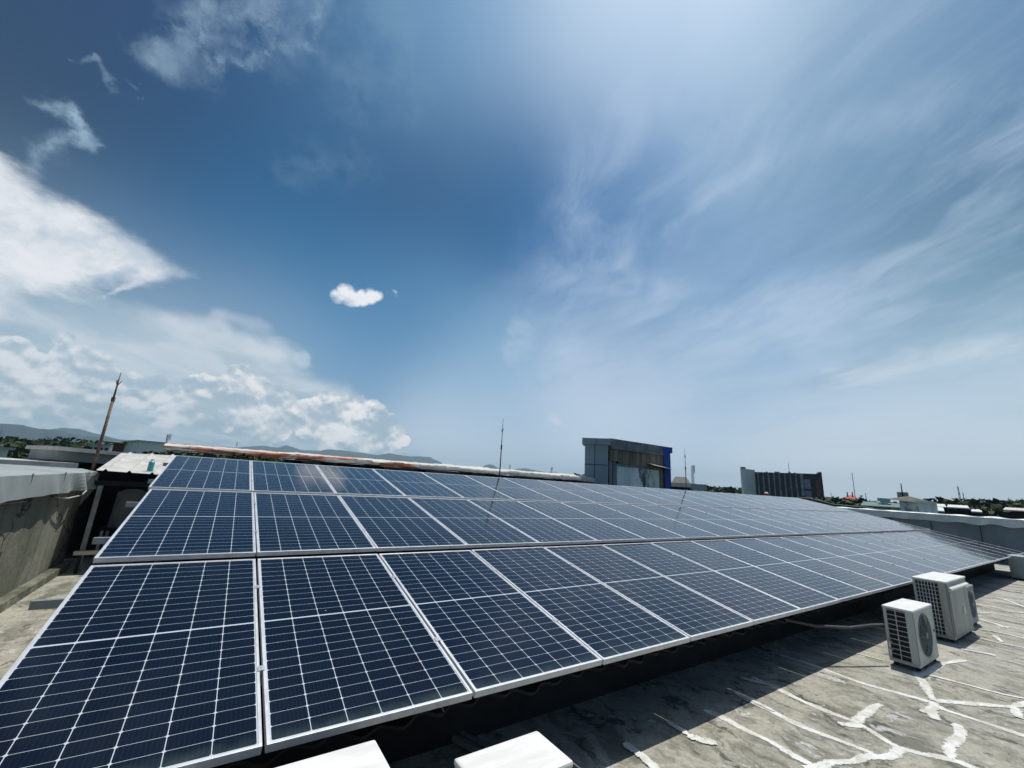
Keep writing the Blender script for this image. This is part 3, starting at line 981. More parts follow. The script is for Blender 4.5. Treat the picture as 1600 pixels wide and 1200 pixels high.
# ------------------------------------------------------------------ air conditioners
def aircon(x0, x1, y0, y1, h, label, body='ac', closed=False, cols=2, rows=10, fan=True, fanx=.60, style='fan', group='air conditioner outdoor units on the roof'):
    """x0..x1 long side; fan face towards -y, coil guard on the -x end and the back"""
    W, D = x1 - x0, y1 - y0
    t = thing('air_conditioner', (x0, y0, 0), label, 'air conditioner', group)
    f = .045
    post = .028
    bm = M[body]
    # cabinet: front skin, right end, floor pan, corner posts; coil behind the guard on the left end and back
    c = MB()
    c.box(.0, post, 0, D * .26, f + .03, h - .03)
    c.box(0, post, D - .03, D, f + .03, h - .03)
    c.box(0, W, 0, D, f, f + .03)
    c.box(W - .05, W, .012, D, f + .03, h - .03)
    c.box(post, W - .05, D - .012, D, h - .09, h - .03)
    c.build('cabinet', bm, t, bevel=.006)
    c = MB().box(post * .8, W - .05, D * .1, D - .02, f + .03, h - .035)
    c.build('coil', M['black'], t)
    lid = MB().box(-.006, W + .006, -.008, D + .006, h - .03, h)
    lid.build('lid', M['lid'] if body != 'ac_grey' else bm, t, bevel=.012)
    g = MB()
    ya, yb = D * .26, D - .03
    for i in range(1, cols):
        y = ya + (yb - ya) * i / cols
        g.box(-.004, .004, y - .004, y + .004, f + .03, h - .03)
    for j in range(0, rows + 1):
        z = f + .035 + (h - f - .075) * j / rows
        g.box(-.003, .003, ya, yb, z - .0035, z + .0035)
    if closed:
        g = MB().box(.001, .012, post, D - .03, f + .03, h - .03)
    g.build('side_panel' if closed else 'side_grille', bm if closed else M['wire'], t)
    # front panel with round fan opening
    if style == 'fan':
        cx, cz = W * fanx * .78, (h + f) / 2
        rr = min(h - f - .14, W * .72) / 2
        p = MB()
        n = 40
        z0, z1 = f + .03, h - .03
        xa, xb = 0, W - .012
        ring, outer = [], []
        for i in range(n):
            a = 2 * math.pi * i / n
            ux, uz = math.cos(a), math.sin(a)
            ring.append((cx + ux * rr, 0, cz + uz * rr))
            kx = ((xb - cx) / ux if ux > 0 else (xa - cx) / ux) if abs(ux) > 1e-6 else 1e9
            kz = ((z1 - cz) / uz if uz > 0 else (z0 - cz) / uz) if abs(uz) > 1e-6 else 1e9
            k = min(kx, kz)
            outer.append((cx + ux * k, 0, cz + uz * k))
        inner = [(x, .035, cz + (z - cz) * .97) for x, _, z in ring]
        fs = []
        for i in range(n):
            j = (i + 1) % n
            fs.append((i, j, n + j, n + i))
            fs.append((i, 2 * n + i, 2 * n + j, j))
        # corners of the rectangle
        vs = ring + outer + inner
        base = len(vs)
        vs += [(xa, 0, z0), (xb, 0, z0), (xb, 0, z1), (xa, 0, z1)]
        for ci, (qx, qz) in enumerate(((xa, z0), (xb, z0), (xb, z1), (xa, z1))):
            best = None
            for i in range(n):
                j = (i + 1) % n
                o1, o2 = outer[i], outer[j]
                on1 = (abs(o1[0] - qx) < 1e-6, abs(o1[2] - qz) < 1e-6)
                on2 = (abs(o2[0] - qx) < 1e-6, abs(o2[2] - qz) < 1e-6)
                if (on1[0] and on2[1]) or (on1[1] and on2[0]):
                    fs.append((n + i, n + j, base + ci))
                    break
        p.add(vs, fs)
        # panel edges folded back
        p.box(xa, xb, .0015, .014, z0, z0 + .01)
        p.build('front_panel', bm, t, solid=.0)
        # fan grille: concentric rings and spokes proud of the opening, with blades behind
        g = MB()
        for q in range(1, 7):
            rq = rr * q / 6
            pts = [(cx + math.cos(a) * rq, -.006 - .012 * (1 - (q / 6) ** 2), cz + math.sin(a) * rq) for a in [2 * math.pi * i / 28 for i in range(29)]]
            g.tube(pts, .0028 if q < 6 else .006, 4)
        for q in range(8):
            a = q * math.pi / 4
            g.rod((cx, -.018, cz), (cx + math.cos(a) * rr, -.006, cz + math.sin(a) * rr), .003, n=4)
        g.rod((cx, -.020, cz), (cx, .03, cz), .035, n=14)
        g.build('fan_grille', M['fan'] if body == 'ac' else M['ac_grey'], t)
        b = MB()
        for q in range(3):
            a0 = q * 2 * math.pi / 3
            b.grid(lambda u, v: (cx + math.cos(a0 + (u - .5) * 1.4) * (.04 + v * (rr * .9 - .04)), .05 + (u - .5) * .05, cz + math.sin(a0 + (u - .5) * 1.4) * (.04 + v * (rr * .9 - .04))), 6, 3)
        b.build('fan_blade', M['fan'] if body == 'ac' else M['ac_grey'], t)
        # dark opening behind blades is the coil box; recessed square embossing around the ring
        e = MB()
        q = rr + .03
        for (a, b2, c2, d2) in ((cx - q, cx + q, cz + q - .012, cz + q), (cx - q, cx + q, cz - q, cz - q + .012)):
            if d2 < h - .04 and c2 > f + .03:
                e.box(a, min(b2, xb), -.003, -.0004, c2, d2)
        if e.v:
            e.build('embossing', bm, t)
        MB().box(W * .90, W * .94, -.004, -.0006, h * .52, h * .56).build('badge', M['rubber'], t)
    else:
        p = MB().box(0, W - .012, -.0, .016, f + .03, h - .03)
        p.build('front_panel', bm, t, bevel=.004)
        # raised top shroud and vertical ribs of the taller unit
        s2 = MB()
        s2.hexa([(.05, -.045, h - .115), (W - .05, -.045, h - .115), (W - .05, -.001, h - .145), (.05, -.001, h - .145)],
                [(.05, -.040, h - .095), (W - .05, -.040, h - .095), (W - .05, -.001, h - .07), (.05, -.001, h - .07)])
        s2.build('shroud', M['lid'], t, bevel=.004)
        MB().box(.05, W * .16, -.012, -.0005, f + .05, h - .15).build('corner_strip', bm, t, bevel=.004)
        b = MB().rod((W * .64, -.012, h * .44), (W * .64, -.0004, h * .44), .055, n=20)
        b.build('badge', M['lid'], t)
    ft = [(.06, .03), (W - .1, .03), (.06, D - .05), (W - .1, D - .05)]
    for (a, b2) in ft:
        MB().box(a, a + .05, b2 - .01, b2 + .03, .004, f).build('foot', M['rubber'], t)
    return t


acl = aircon(6.85, 7.63, 1.70, 1.97, .64, 'white air conditioner unit with round fan, standing alone just past the shadow edge', fanx=.58)
a2 = aircon(8.78, 9.92, 1.76, 2.12, .80, 'tallest air conditioner unit, square wire mesh side and rust-streaked front', body='ac_stained', cols=7, rows=13, style='plain')
aircon(10.20, 10.74, 1.83, 2.08, .60, 'grey air conditioner unit half hidden behind the tallest one', body='ac_grey')
a4 = aircon(18.95, 19.75, 2.10, 2.42, .64, 'pale grey air conditioner unit at the far right end of the array', body='ac_grey', fanx=.6, closed=True)
aircon(.10, .80, 1.95, 2.20, .60, 'white air conditioner unit with bare top, leftmost at the bottom edge', fanx=.6)
aircon(1.07, 1.53, 1.64, 1.90, .60, 'small white air conditioner unit with bare top, right of the leftmost one', fanx=.55)

for zz_ in (.17, .25):
    v_ = MB().rod((-.045, .235, zz_), (.004, .235, zz_), .013, .016, 10)
    v_.rod((-.045, .235, zz_), (-.045, .235, zz_ - .05), .009, .009, 8)
    v_.build('valve', M['clamp'], acl)
# insulated hose from the lone unit back under the array
pts = [on_z(1385, 975, .40), on_z(1350, 973, .36), on_z(1318, 962, .30), on_z(1290, 945, .22)]
A = Vector((6.875, 1.96, .41))
hose = [A + Vector((-.0, .03, 0)), A + Vector((-.15, .10, -.005)), A + Vector((-.45, .22, -.03)), A + Vector((-.85, .42, -.02)), A + Vector((-1.2, .75, .03)), A + Vector((-1.5, 1.02, .05))]
tag(MB().tube(hose, .016, 8).build('refrigerant_hose', M['hose'], smooth=True), 'thin grey insulated hose running from the lone white unit under the array', 'hose')


# ------------------------------------------------------------------ parapets with metal coping
def coping(name_parent, axis_x, yA, yB, z1, side, seed, amp, label_, material, cat='parapet wall', body_mat='moss_wall', top_w=.55, rough_end=None):
    """wall along Y at x = axis_x; side = +1 when its inner face looks to +X"""
    rr = random.Random(seed)
    t = thing(name_parent, (axis_x, (yA + yB) / 2, 0), label_, cat)
    org = (axis_x, (yA + yB) / 2, 0)
    s = side
    xi = axis_x          # inner face
    xo = axis_x - s * .35

    def wf(u, v):
        y = yA + u * (yB - yA)
        return (xi + s * (.012 * math.sin(y * 1.7) + .006 * math.sin(y * 5.1 + v * 3)), y, -.01 + v * (z1 - .28))
    w = MB()
    w.grid(wf, 60, 6, flip=(s > 0))
    w.add([(xo, yA, -.01), (xo, yB, -.01), (xo, yB, z1 - .03), (xo, yA, z1 - .03), (xi - s * .02, yA, z1 - .03), (xi - s * .02, yB, z1 - .03),
           (xi - s * .02, yA, z1 - .3), (xi - s * .02, yB, z1 - .3)], [(0, 1, 2, 3), (3, 2, 5, 4), (4, 5, 7, 6)])
    w.build('wall', M[body_mat], t, origin=org).location = (0, 0, 0)
    hh = .285
    nz = [(rr.uniform(2, 9), rr.uniform(0, 9), rr.uniform(.3, 1)) for _ in range(5)]

    def prof(u, v):
        y = yA + u * (yB - yA)
        k = sum(a * math.sin(f_ * y + p_) for f_, p_, a in nz) / 2.5
        k2 = sum(a * math.sin(f_ * y * 1.7 + p_ * 2 + v * 4) for f_, p_, a in nz) / 2.5
        am = amp
        if rough_end and y > rough_end:
            am = amp * (1 + 5 * min(1, (y - rough_end) / .8))
        # v: 0 bottom drip .. .4 top front .. 1 back
        if v < .45:
            q = v / .45
            x = axis_x + s * (.10 + .03 * (1 - q)) + s * am * k2 * (1 - q * .6)
            z = z1 - hh * (1 - q) + am * k * .6 * (1 - q)
        else:
            q = (v - .45) / .55
            x = axis_x + s * .10 - s * q * top_w
            z = z1 + am * k * .4 + .012 * math.sin(q * math.pi)
        return (x, y, z)
    c = MB()
    c.grid(prof, int((yB - yA) * 14), 12, flip=(s < 0))
    c.build('metal_coping', material, t, smooth=False, origin=org, solid=.004 * s).location = (0, 0, 0)
    # standing seams
    y = yA + .6
    while y < yB - .2:
        sm = MB().box(axis_x + s * .104 - .006, axis_x + s * .104 + .01 * s, y - .005, y + .005, z1 - hh + .01, z1 - .004)
        sm.build('seam', material, t, origin=org).location = (0, 0, 0)
        y += 1.22
    return t


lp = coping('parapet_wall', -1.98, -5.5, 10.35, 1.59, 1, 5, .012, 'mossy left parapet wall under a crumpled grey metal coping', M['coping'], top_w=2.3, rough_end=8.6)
k = MB()
k.box(-1.985, -1.86, -5.5, 10.2, -.004, .11)
k.build('kerb', M['curb'], lp, bevel=.01).location = (1.98, -2.425, 0)
# cable clipped below the coping
cp = []
for i in range(24):
    y = -3 + i * .46
    cp.append((-1.955 + .02, y, 1.235 + .015 * math.sin(i * 1.3) + (.03 if i > 18 else 0)))
tag(MB().tube(cp, .007, 6).build('cable', M['cable_w'], smooth=True), 'thin white cable strung along the left parapet wall below its coping', 'cable')
cp = [(-1.93, 8.6, 1.24), (-1.88, 9.0, 1.20), (-1.84, 9.5, 1.22), (-1.84, 9.9, 1.33), (-1.86, 10.15, 1.42)]
tag(MB().tube(cp, .01, 6).build('cable', M['cable_w'], smooth=True), 'slack yellowish cable loop hanging at the crumpled end of the coping', 'cable')

M['right_wall'] = simple('blue_grey_cladding', (.165, .215, .245), (.125, .165, .19), 1.2, .7, .1, .15, stretch=(1, 1, .5), third=(.16, .18, .18), third_at=(.58, .75))
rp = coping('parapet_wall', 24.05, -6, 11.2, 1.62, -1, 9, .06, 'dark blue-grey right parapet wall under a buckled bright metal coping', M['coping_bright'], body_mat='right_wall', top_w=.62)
for y in (-3.2, -.9, 1.4, 3.6, 4.95, 6.2, 7.4, 9.2):
    MB().box(24.0, 24.02, y - .009, y + .009, .0, 1.33).build('cladding_joint', M['black'], rp).location = (-24.05, -2.6, 0)
# back parapet, only its dark rim shows past the array
M['dark_rim'] = simple('dark_bitumen_sheet', (.035, .042, .045), (.05, .06, .065), 2, .6)
bpw = thing('parapet_wall', (10, 11.2, 0), 'low back parapet hidden behind the upper edge of the solar array', 'parapet wall')
MB().box(-1.5, 24.3, 11.0, 11.2, 0, 1.25).build('wall', M['dark_wall'], bpw).location = (-10, -11.2, 0)

# ------------------------------------------------------------------ lightning rods
def rod(x, y, z0, z1, m, label, r=.016, thick=None):
    t = thing('lightning_rod', (x, y, z0), label, 'lightning rod', 'lightning rods standing round the roof')
    h = z1 - z0
    th = thick or r
    MB().rod((0, 0, 0), (0, 0, h * .72), th, th * .85, n=10).build('pipe', m, t, smooth=True)
    MB().rod((0, 0, h * .70), (0, 0, h * .74), th * 1.15, th * 1.15, n=10).build('socket', m, t)
    MB().rod((0, 0, h * .74), (0, 0, h), th * .62, th * .25, n=8).build('tip', m, t, smooth=True)
    for a in (0.4, 2.5, 4.6):
        p = Vector((0, 0, h * .86))
        q = p + Vector((math.cos(a) * .05, math.sin(a) * .05, .11))
        MB().rod(p, q, th * .4, th * .2, n=6).build('prong', m, t)
    return t


r1 = rod(-1.97, 10.42, 1.55, 1.8 + 1.61, M['rust_pole'], 'thick rusty lightning rod leaning beside the end of the left coping', thick=.026)
rod(5.60, 8.80, .8, 1.8 + 1.60, M['dark_pole'], 'dark lightning rod behind the array against open sky, left of the concrete pillar', thick=.017)
rod(13.30, 8.80, .8, 1.8 + 1.60, M['dark_pole'], 'dark lightning rod behind the array, right of the blue post', thick=.017)


def on_y(x, y, Y):
    r = ray(x, y)
    return EYE + r * (Y / r.y)


# ================================================================== BACKGROUND
M['bleach'] = M['sheet_light']
M['concrete'] = simple('pale_stained_concrete', (.36, .38, .35), (.24, .26, .25), .8, .85, 0, .3, third=(.15, .17, .16), third_at=(.6, .7))
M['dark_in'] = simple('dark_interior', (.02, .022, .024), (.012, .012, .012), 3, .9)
M['grey_clad'] = simple('grey_composite_panel', (.31, .385, .41), (.275, .345, .37), .7, .5, .1)
M['joint'] = simple('panel_joint', (.06, .075, .08), (.05, .06, .065), 3, .8)
M['brown_sheet'] = simple('rain_stained_brown_sheet', (.40, .335, .25), (.22, .185, .14), 1.1, .75, 0, .15, stretch=(4, 4, .25), third=(.055, .048, .04), third_at=(.54, .72))
M['plaster'] = simple('peeling_pale_plaster', (.88, .92, .88), (.58, .68, .66), 1.6, .85, 0, .2, stretch=(1, 1, .35), third=(.10, .16, .17), third_at=(.52, .62))
M['blue'] = simple('cobalt_cladding', (.02, .10, .46), (.015, .08, .38), 1.5, .4)
M['cop_dark'] = simple('weathered_concrete_band', (.24, .27, .28), (.13, .15, .155), 1.6, .85, 0, .3, third=(.26, .28, .27), third_at=(.6, .72))
M['white'] = simple('white_render', (.66, .67, .66), (.54, .55, .54), 1.5, .7)
M['cream'] = simple('cream_roof_sheet', (.62, .58, .50), (.48, .44, .37), 1.2, .6)
M['orange_tile'] = simple('orange_roof_tile', (.42, .15, .08), (.30, .10, .06), 1.2, .8)
M['red_tile'] = simple('red_roof_tile', (.45, .085, .07), (.34, .06, .05), 1.2, .8)
M['grey_tile'] = simple('grey_roof_tile', (.13, .125, .11), (.08, .08, .07), 1.6, .85)
M['green_roof'] = simple('green_roof_sheet', (.11, .20, .19), (.075, .14, .135), .5, .6)
M['glass_dark'] = simple('dark_window_glass', (.018, .02, .028), (.012, .014, .02), 1, .25)
M['pier'] = simple('pale_facade_pier', (.29, .33, .36), (.15, .175, .20), .3, .7, stretch=(1, 1, 2.5))
M['facade'] = simple('dark_facade', (.030, .030, .042), (.02, .02, .03), .3, .5)
M['brick'] = simple('brown_brick', (.17, .085, .065), (.12, .06, .05), .4, .85)
M['green_end'] = simple('grey_green_end_wall', (.62, .70, .64), (.54, .62, .57), .25, .85)
M['lattice'] = simple('lattice_steel', (.42, .46, .50), (.34, .37, .40), 1, .6, .0)
M['red'] = simple('faded_red_plastic', (.55, .09, .05), (.45, .07, .04), 4, .5)
M['turq'] = simple('turquoise_plastic', (.10, .42, .45), (.08, .34, .38), 4, .35)
M['bark'] = simple('bark', (.09, .07, .05), (.05, .04, .03), 3, .9)


def mat_leaf(name, c1, c2, c3):
    m, N, b = mat(name)
    g = N.n('ShaderNodeNewGeometry')
    oi = N.n('ShaderNodeObjectInfo').outputs['Random']
    rnd = g.outputs['Random Per Island']
    c = N.mix(rnd, c1, c2)
    c = N.mix(N.ss(N.noise(g.outputs['Position'], .35, 3, .5), .4, .65), c, c3)
    c = N.mix(N.m('MULTIPLY', oi, .4), c, c2)
    N.put(b.inputs['Base Color'], c)
    b.inputs['Roughness'].default_value = .75
    b.inputs['Specular IOR Level'].default_value = .25
    return m


M['leaf'] = mat_leaf('leaves', (.045, .075, .028), (.022, .045, .020), (.060, .085, .035))


def mat_rust_roof():
    m, N, b = mat('rusting_white_ridge_sheet')
    co = N.n('ShaderNodeTexCoord').outputs['Object']
    x, y, z = N.xyz(co)
    f = N.noise(N.map(co, (.20, 1.6, 2.2)), 2.2, 7, .66, .4)
    bias = N.lin(x, 0., 9., .08, .035)      # the near end has rusted most
    f = N.m('ADD', f, bias)
    nz_ = N.xyz(N.n('ShaderNodeNewGeometry').outputs['Normal'])[2]
    low = N.lin(nz_, .2, .95, .035, -.035)
    f = N.m('ADD', f, low)
    f = N.m('SUBTRACT', f, N.m('MULTIPLY', N.ss(x, 8.6, 9.2), .3))
    c = N.mix(N.ss(N.noise(N.map(co, (.4, 1, 1)), 3, 6, .6), .4, .7), (.62, .60, .54), (.48, .45, .39))
    c = N.mix(N.ss(f, .56, .60), c, (.40, .105, .045))
    c = N.mix(N.ss(f, .66, .72), c, (.19, .045, .022))
    N.put(b.inputs['Base Color'], c)
    b.inputs['Roughness'].default_value = .7
    return m


M['rust_roof'] = mat_rust_roof()


def mat_ground():
    m, N, b = mat('city_ground')
    co = N.n('ShaderNodeTexCoord').outputs['Object']
    c = N.mix(N.ss(N.noise(co, .02, 8, .7), .42, .6), (.07, .085, .05), (.20, .19, .165))
    c = N.mix(N.ss(N.noise(co, .0015, 4, .6), .45, .6), c, (.05, .075, .035))
    N.put(b.inputs['Base Color'], c)
    b.inputs['Roughness'].default_value = .95
    return m


M['ground'] = mat_ground()
M['hill'] = simple('forested_hillside', (.013, .026, .034), (.022, .036, .038), .004, .95)

GZ = -12.
g = MB().grid(lambda u, v: ((u - .5) * 14200, (v - .5) * 14200, GZ), 8, 8).build('ground', M['ground'])
tag(g, kind='structure')


def ridge(name, prof, D, depth, seed):
    """hill range whose crest runs through the given sight lines at distance D"""
    rr = random.Random(seed)
    P = []
    for i in range(len(prof) - 1):
        (xa, ya), (xb, yb) = prof[i], prof[i + 1]
        n = max(2, int(abs(xb - xa) / 5))
        for k in range(n):
            u = k / n
            P.append((xa + (xb - xa) * u, ya + (yb - ya) * u + rr.uniform(-.35, .35)))
    P.append(prof[-1])
    C = [at(x, y, D) for x, y in P]
    vs, fs = [], []
    nr = 9
    n = len(C)
    for j in range(nr):
        t_ = (j / (nr - 1) - .5) * 2
        for i, c in enumerate(C):
            d = Vector((c.x, c.y, 0)).normalized()
            h = (c.z - GZ) * max(0, 1 - abs(t_)) ** .8
            k = 1 + (0 if t_ == 0 else .10 * math.sin(i * .9 + j * 2.1))
            p = Vector((c.x, c.y, 0)) + d * (t_ * depth)
            vs.append((p.x, p.y, GZ - 2 + max(0, h) * k))
    for j in range(nr - 1):
        for i in range(n - 1):
            a = j * n + i
            fs.append((a, a + 1, a + n + 1, a + n))
    o = MB().add(vs, fs).build(name, M['hill'], smooth=True)
    return tag(o, kind='structure')


ridge('hills', [(-420, 600), (-200, 640), (-60, 655), (0, 661), (32, 663), (60, 669), (85, 671), (120, 679), (160, 683), (200, 689), (240, 695), (300, 702), (330, 712), (350, 735)], 3800, 1000, 1)
ridge('hills', [(60, 690), (80, 670), (98, 668), (125, 670), (150, 677), (185, 686), (230, 690), (262, 694), (290, 696), (340, 697), (370, 699), (395, 697), (412, 696), (424, 698), (436, 699), (447, 695), (456, 698), (470, 703), (500, 704), (512, 702), (530, 703), (555, 706), (572, 708), (590, 711), (608, 708), (620, 710), (640, 713), (655, 713), (672, 714), (690, 723), (710, 735), (730, 752)], 6000, 900, 2)
ridge('hills', [(735, 748), (751, 732), (758, 727), (767, 725), (774, 728), (782, 733), (795, 745), (800, 752)], 6000, 400, 3)
ridge('hills', [(790, 750), (805, 733), (822, 731), (838, 735), (860, 739), (868, 737), (885, 742), (905, 752)], 6600, 400, 4)


# ---------------------------------------------------------------- trees
def crown(rx, ry, rz, nleaf, size, seed, lobes=9):
    rr = random.Random(seed)
    lb = []
    for i in range(lobes):
        a = rr.uniform(0, 6.28)
        e = rr.uniform(-.5, 1)
        q = rr.uniform(.35, .72)
        lb.append((Vector((math.cos(a) * rx * q * math.sqrt(1 - min(.95, e * e) * .6), math.sin(a) * ry * q * math.sqrt(1 - min(.95, e * e) * .6), e * rz * .62)), rr.uniform(.30, .50)))
    mb = MB()
    for i in range(nleaf):
        c, q = lb[rr.randrange(lobes)]
        while True:
            p = Vector((rr.uniform(-1, 1), rr.uniform(-1, 1), rr.uniform(-1, 1)))
            if .25 < p.length < 1:
                break
        p = p.normalized() * (p.length ** .5)
        p = c + Vector((p.x * rx * q, p.y * ry * q, p.z * rz * q))
        n = Vector((rr.gauss(0, 1), rr.gauss(0, 1), rr.gauss(.5, 1))).normalized()
        u = n.orthogonal().normalized()
        w = n.cross(u)
        a = rr.uniform(0, 6.28)
        u, w = u * math.cos(a) + w * math.sin(a), w * math.cos(a) - u * math.sin(a)
        s_ = size * rr.uniform(.6, 1.3)
        mb.add([p - u * s_, p - w * s_ * .45, p + u * s_, p + w * s_ * .45], [(0, 1, 2, 3)])
    return mb


TREES = []
for i, (rx, rz, nl) in enumerate(((.62, .36, 2600), (.50, .42, 2400), (.80, .30, 2800))):
    t = thing('tree', (0, 0, GZ), 'x', 'tree', 'broad-leaved trees beyond the rooftops')
    c = crown(rx, rx, rz, nl, .042, 40 + i, 15)
    c.v = [(x, y, z + 1 - rz) for x, y, z in c.v]
    c.build('crown', M['leaf'], t)
    tk = MB().rod((0, 0, 0), (0, 0, .66), .035, .02, 7)
    for a in range(4):
        tk.rod((0, 0, .35 + .06 * a), (math.cos(a * 1.7) * rx * .5, math.sin(a * 1.7) * rx * .5, .62 + .05 * a), .014, .005, 5)
    tk.build('trunk', M['bark'], t)
    TREES.append(t)
used = [False] * 3
tk_ = random.Random(5)


def tree(x, ytop, D, label, kind=None, wide=1., base=None):
    k = tk_.randrange(3) if kind is None else kind
    o = TREES[k] if not used[k] else copy_tree(TREES[k])
    used[k] = True
    p = at(x, ytop, D)
    b = GZ if base is None else base
    o.location = (p.x, p.y, b)
    h = p.z - b
    o.scale = (h * wide, h * wide, h)
    o.rotation_euler = (0, 0, tk_.uniform(0, 6.28))
    tag(o, label, 'tree')
    return o


# ---------------------------------------------------------------- left: neighbours
def flatblock(name, A, B, ztop, depth, wallm, roofm, label, cat='building', zbot=GZ, lip=.12, wins=None):
    c = (A + B) / 2
    t = thing(name, (c.x, c.y, zbot), label, cat)
    org = Vector((c.x, c.y, zbot))

    def add(mb, nm, m, par=t):
        o = mb.build(nm, m, None, origin=org)
        o.location = (0, 0, 0)
        o.parent = par
        return o
    add(MB().slab(A, B, zbot, ztop - lip, depth), 'wall', wallm)
    dd = (B - A)
    dd.z = 0
    dd.normalize()
    n = Vector((-dd.y, dd.x, 0))
    rA, rB = A - dd * .25 - n * .22, B + dd * .25 - n * .22
    add(MB().slab(rA, rB, ztop - lip + .001, ztop, depth + .44), 'roof', roofm)
    if wins:
        L = (B - A).xy.length
        nw, rows_, wz0, wh, gap = wins
        for r_ in range(rows_):
            for i in range(nw):
                a = A + dd * (L * (i + .2) / nw) - n * .06
                b_ = A + dd * (L * (i + .8) / nw) - n * .06
                z = ztop - lip - wz0 - r_ * gap
                w_ = add(MB().slab(a, b_, z - wh, z, .05), 'window', M['glass_dark'])
    return t, add, dd, n


flatblock('flat_roofed_building', at(-260, 705, 15), at(97, 722, 15.5), 1.66, 5, M['concrete'], M['bleach'], 'low flat concrete roof just beyond the left parapet coping')
# projecting concrete gutter canopy
A, B = at(89, 697, 16), at(272, 714, 16.9)
zt = at(89, 697, 16).z
zt2 = at(272, 714, 16.9).z
t = thing('concrete_canopy', ((A.x + B.x) / 2, (A.y + B.y) / 2, 0), 'pale projecting concrete canopy with dark underside behind the rusty lightning rod', 'canopy')
org = Vector(t.location)
o = MB().slab(A, B, zt - .10, zt, 2.2, zt2 - .10, zt2).build('top_slab', M['bleach'], t, origin=org)
o.location = (0, 0, 0)
A2, B2 = A + (B - A).normalized() * .1, B
nn = Vector((-(B - A).y, (B - A).x, 0)).normalized()
o = MB().slab(A2 + nn * .15, B2 + nn * .15, zt - .36, zt - .101, 2.0, zt2 - .36, zt2 - .101).build('fascia', M['concrete'], t, origin=org)
o.location = (0, 0, 0)
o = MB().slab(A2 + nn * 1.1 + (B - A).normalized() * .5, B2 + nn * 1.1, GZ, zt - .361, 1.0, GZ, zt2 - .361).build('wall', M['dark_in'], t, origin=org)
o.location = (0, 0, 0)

# sheet-metal lean-to at the back left corner
t = thing('lean_to_shed', (-.6, 10.8, 0), 'dark lean-to shed under sun-bleached corrugated sheets at the back left corner', 'shed')
fl, fr_ = on_y(150, 735, 9.75), on_y(262, 743, 9.75)
bl, br = on_y(190, 708, 12.7), on_y(292, 713, 12.7)


def shf(u, v):
    a = fl.lerp(fr_, u)
    b_ = bl.lerp(br, u)
    p = a.lerp(b_, v)
    k = (u * 3.1 + .12) % 1
    h = .035 * max(0, 1 - abs(k - .5) * 11)
    return (p.x, p.y, p.z + h)


o = MB().grid(shf, 96, 8).build('roof_sheet', M['sheet_light'], t, origin=t.location, solid=-.006)
o.location = (0, 0, 0)
for nm, mb in (('back_wall', MB().box(-2.2, 1.6, 12.3, 12.4, -.005, 1.7)), ('side_wall', MB().box(-2.3, -2.2, 10.6, 12.4, -.005, 1.5)),
               ('beam', MB().box(-1.85, .9, 9.90, 9.98, 1.36, 1.44)),
               ('partition', MB().box(-.85, -.78, 9.95, 12.25, -.005, 1.38))):
    o = mb.build(nm, M['dark_in'], t, origin=t.location)
    o.location = (0, 0, 0)
for x in (-1.72, -.5, .7):
    o = MB().box(x - .03, x + .03, 9.91, 9.97, -.005, 1.36).build('post', M['steel'] if x < -1 else M['dark_in'], t, origin=t.location)
    o.location = (0, 0, 0)
M['tank'] = simple('dusty_grey_tank', (.20, .21, .20), (.12, .13, .12), 2, .8)
mb = MB().rod((-1.36, 10.6, .62), (-1.36, 10.6, 1.22), .24, .22, 16)
mb.rod((-1.36, 10.6, 1.22), (-1.36, 10.6, 1.28), .22, .10, 16)
tag(mb.build('storage_drum', M['tank'], origin=(-1.36, 10.6, .62)), 'dusty grey drum standing in the shade of the lean-to shed', 'drum')
st_ = thing('drum_stand', (-1.36, 10.6, 0), 'dark stand carrying the grey drum inside the lean-to shed', 'stand')
MB().box(-.28, .28, -.28, .28, .58, .62).build('top', M['dark_in'], st_)
for a in (-.25, .25):
    for b_ in (-.25, .25):
        MB().box(a - .02, a + .02, b_ - .02, b_ + .02, 0, .58).build('leg', M['steel'], st_)
mb = MB().box(-1.78, -1.22, 9.72, 9.80, .28, .335)
tag(mb.build('timber_plank', M['cream'], origin=(-1.5, 9.76, .3)), 'short pale plank propped across the entrance of the lean-to shed', 'plank')
for x_ in (-1.7, -1.3):
    pass
# plank trestles
for q, lab in ((-1.7, 'left'), (-1.3, 'right')):
    tag(MB().box(q - .02, q + .02, 9.73, 9.79, .0, .279).build('brick_stack', M['dark_in'], origin=(q, 9.76, 0)), 'dark block holding up the %s end of the pale plank by the shed' % lab, 'block')
# bottle on the sheets
bp_ = on_y(234, 736, 10.05)
bt = thing('plastic_bottle', (bp_.x, bp_.y, shf(.72, .1)[2] + .0), 'turquoise plastic bottle standing on the bleached shed roof', 'bottle')
MB().rod((0, 0, 0), (0, 0, .17), .045, .045, 12).build('body', M['turq'], bt, smooth=False)
MB().rod((0, 0, .17), (0, 0, .20), .045, .018, 12).build('neck', M['turq'], bt)
MB().rod((0, 0, .20), (0, 0, .225), .02, .02, 10).build('cap', M['white'], bt)

flatblock('grey_building', at(216, 700, 59), at(265, 700, 59.5), at(240, 690, 60).z, 10, M['green_end'], M['grey_clad'], 'plain grey block at the left end of the rusty roof', wins=None)
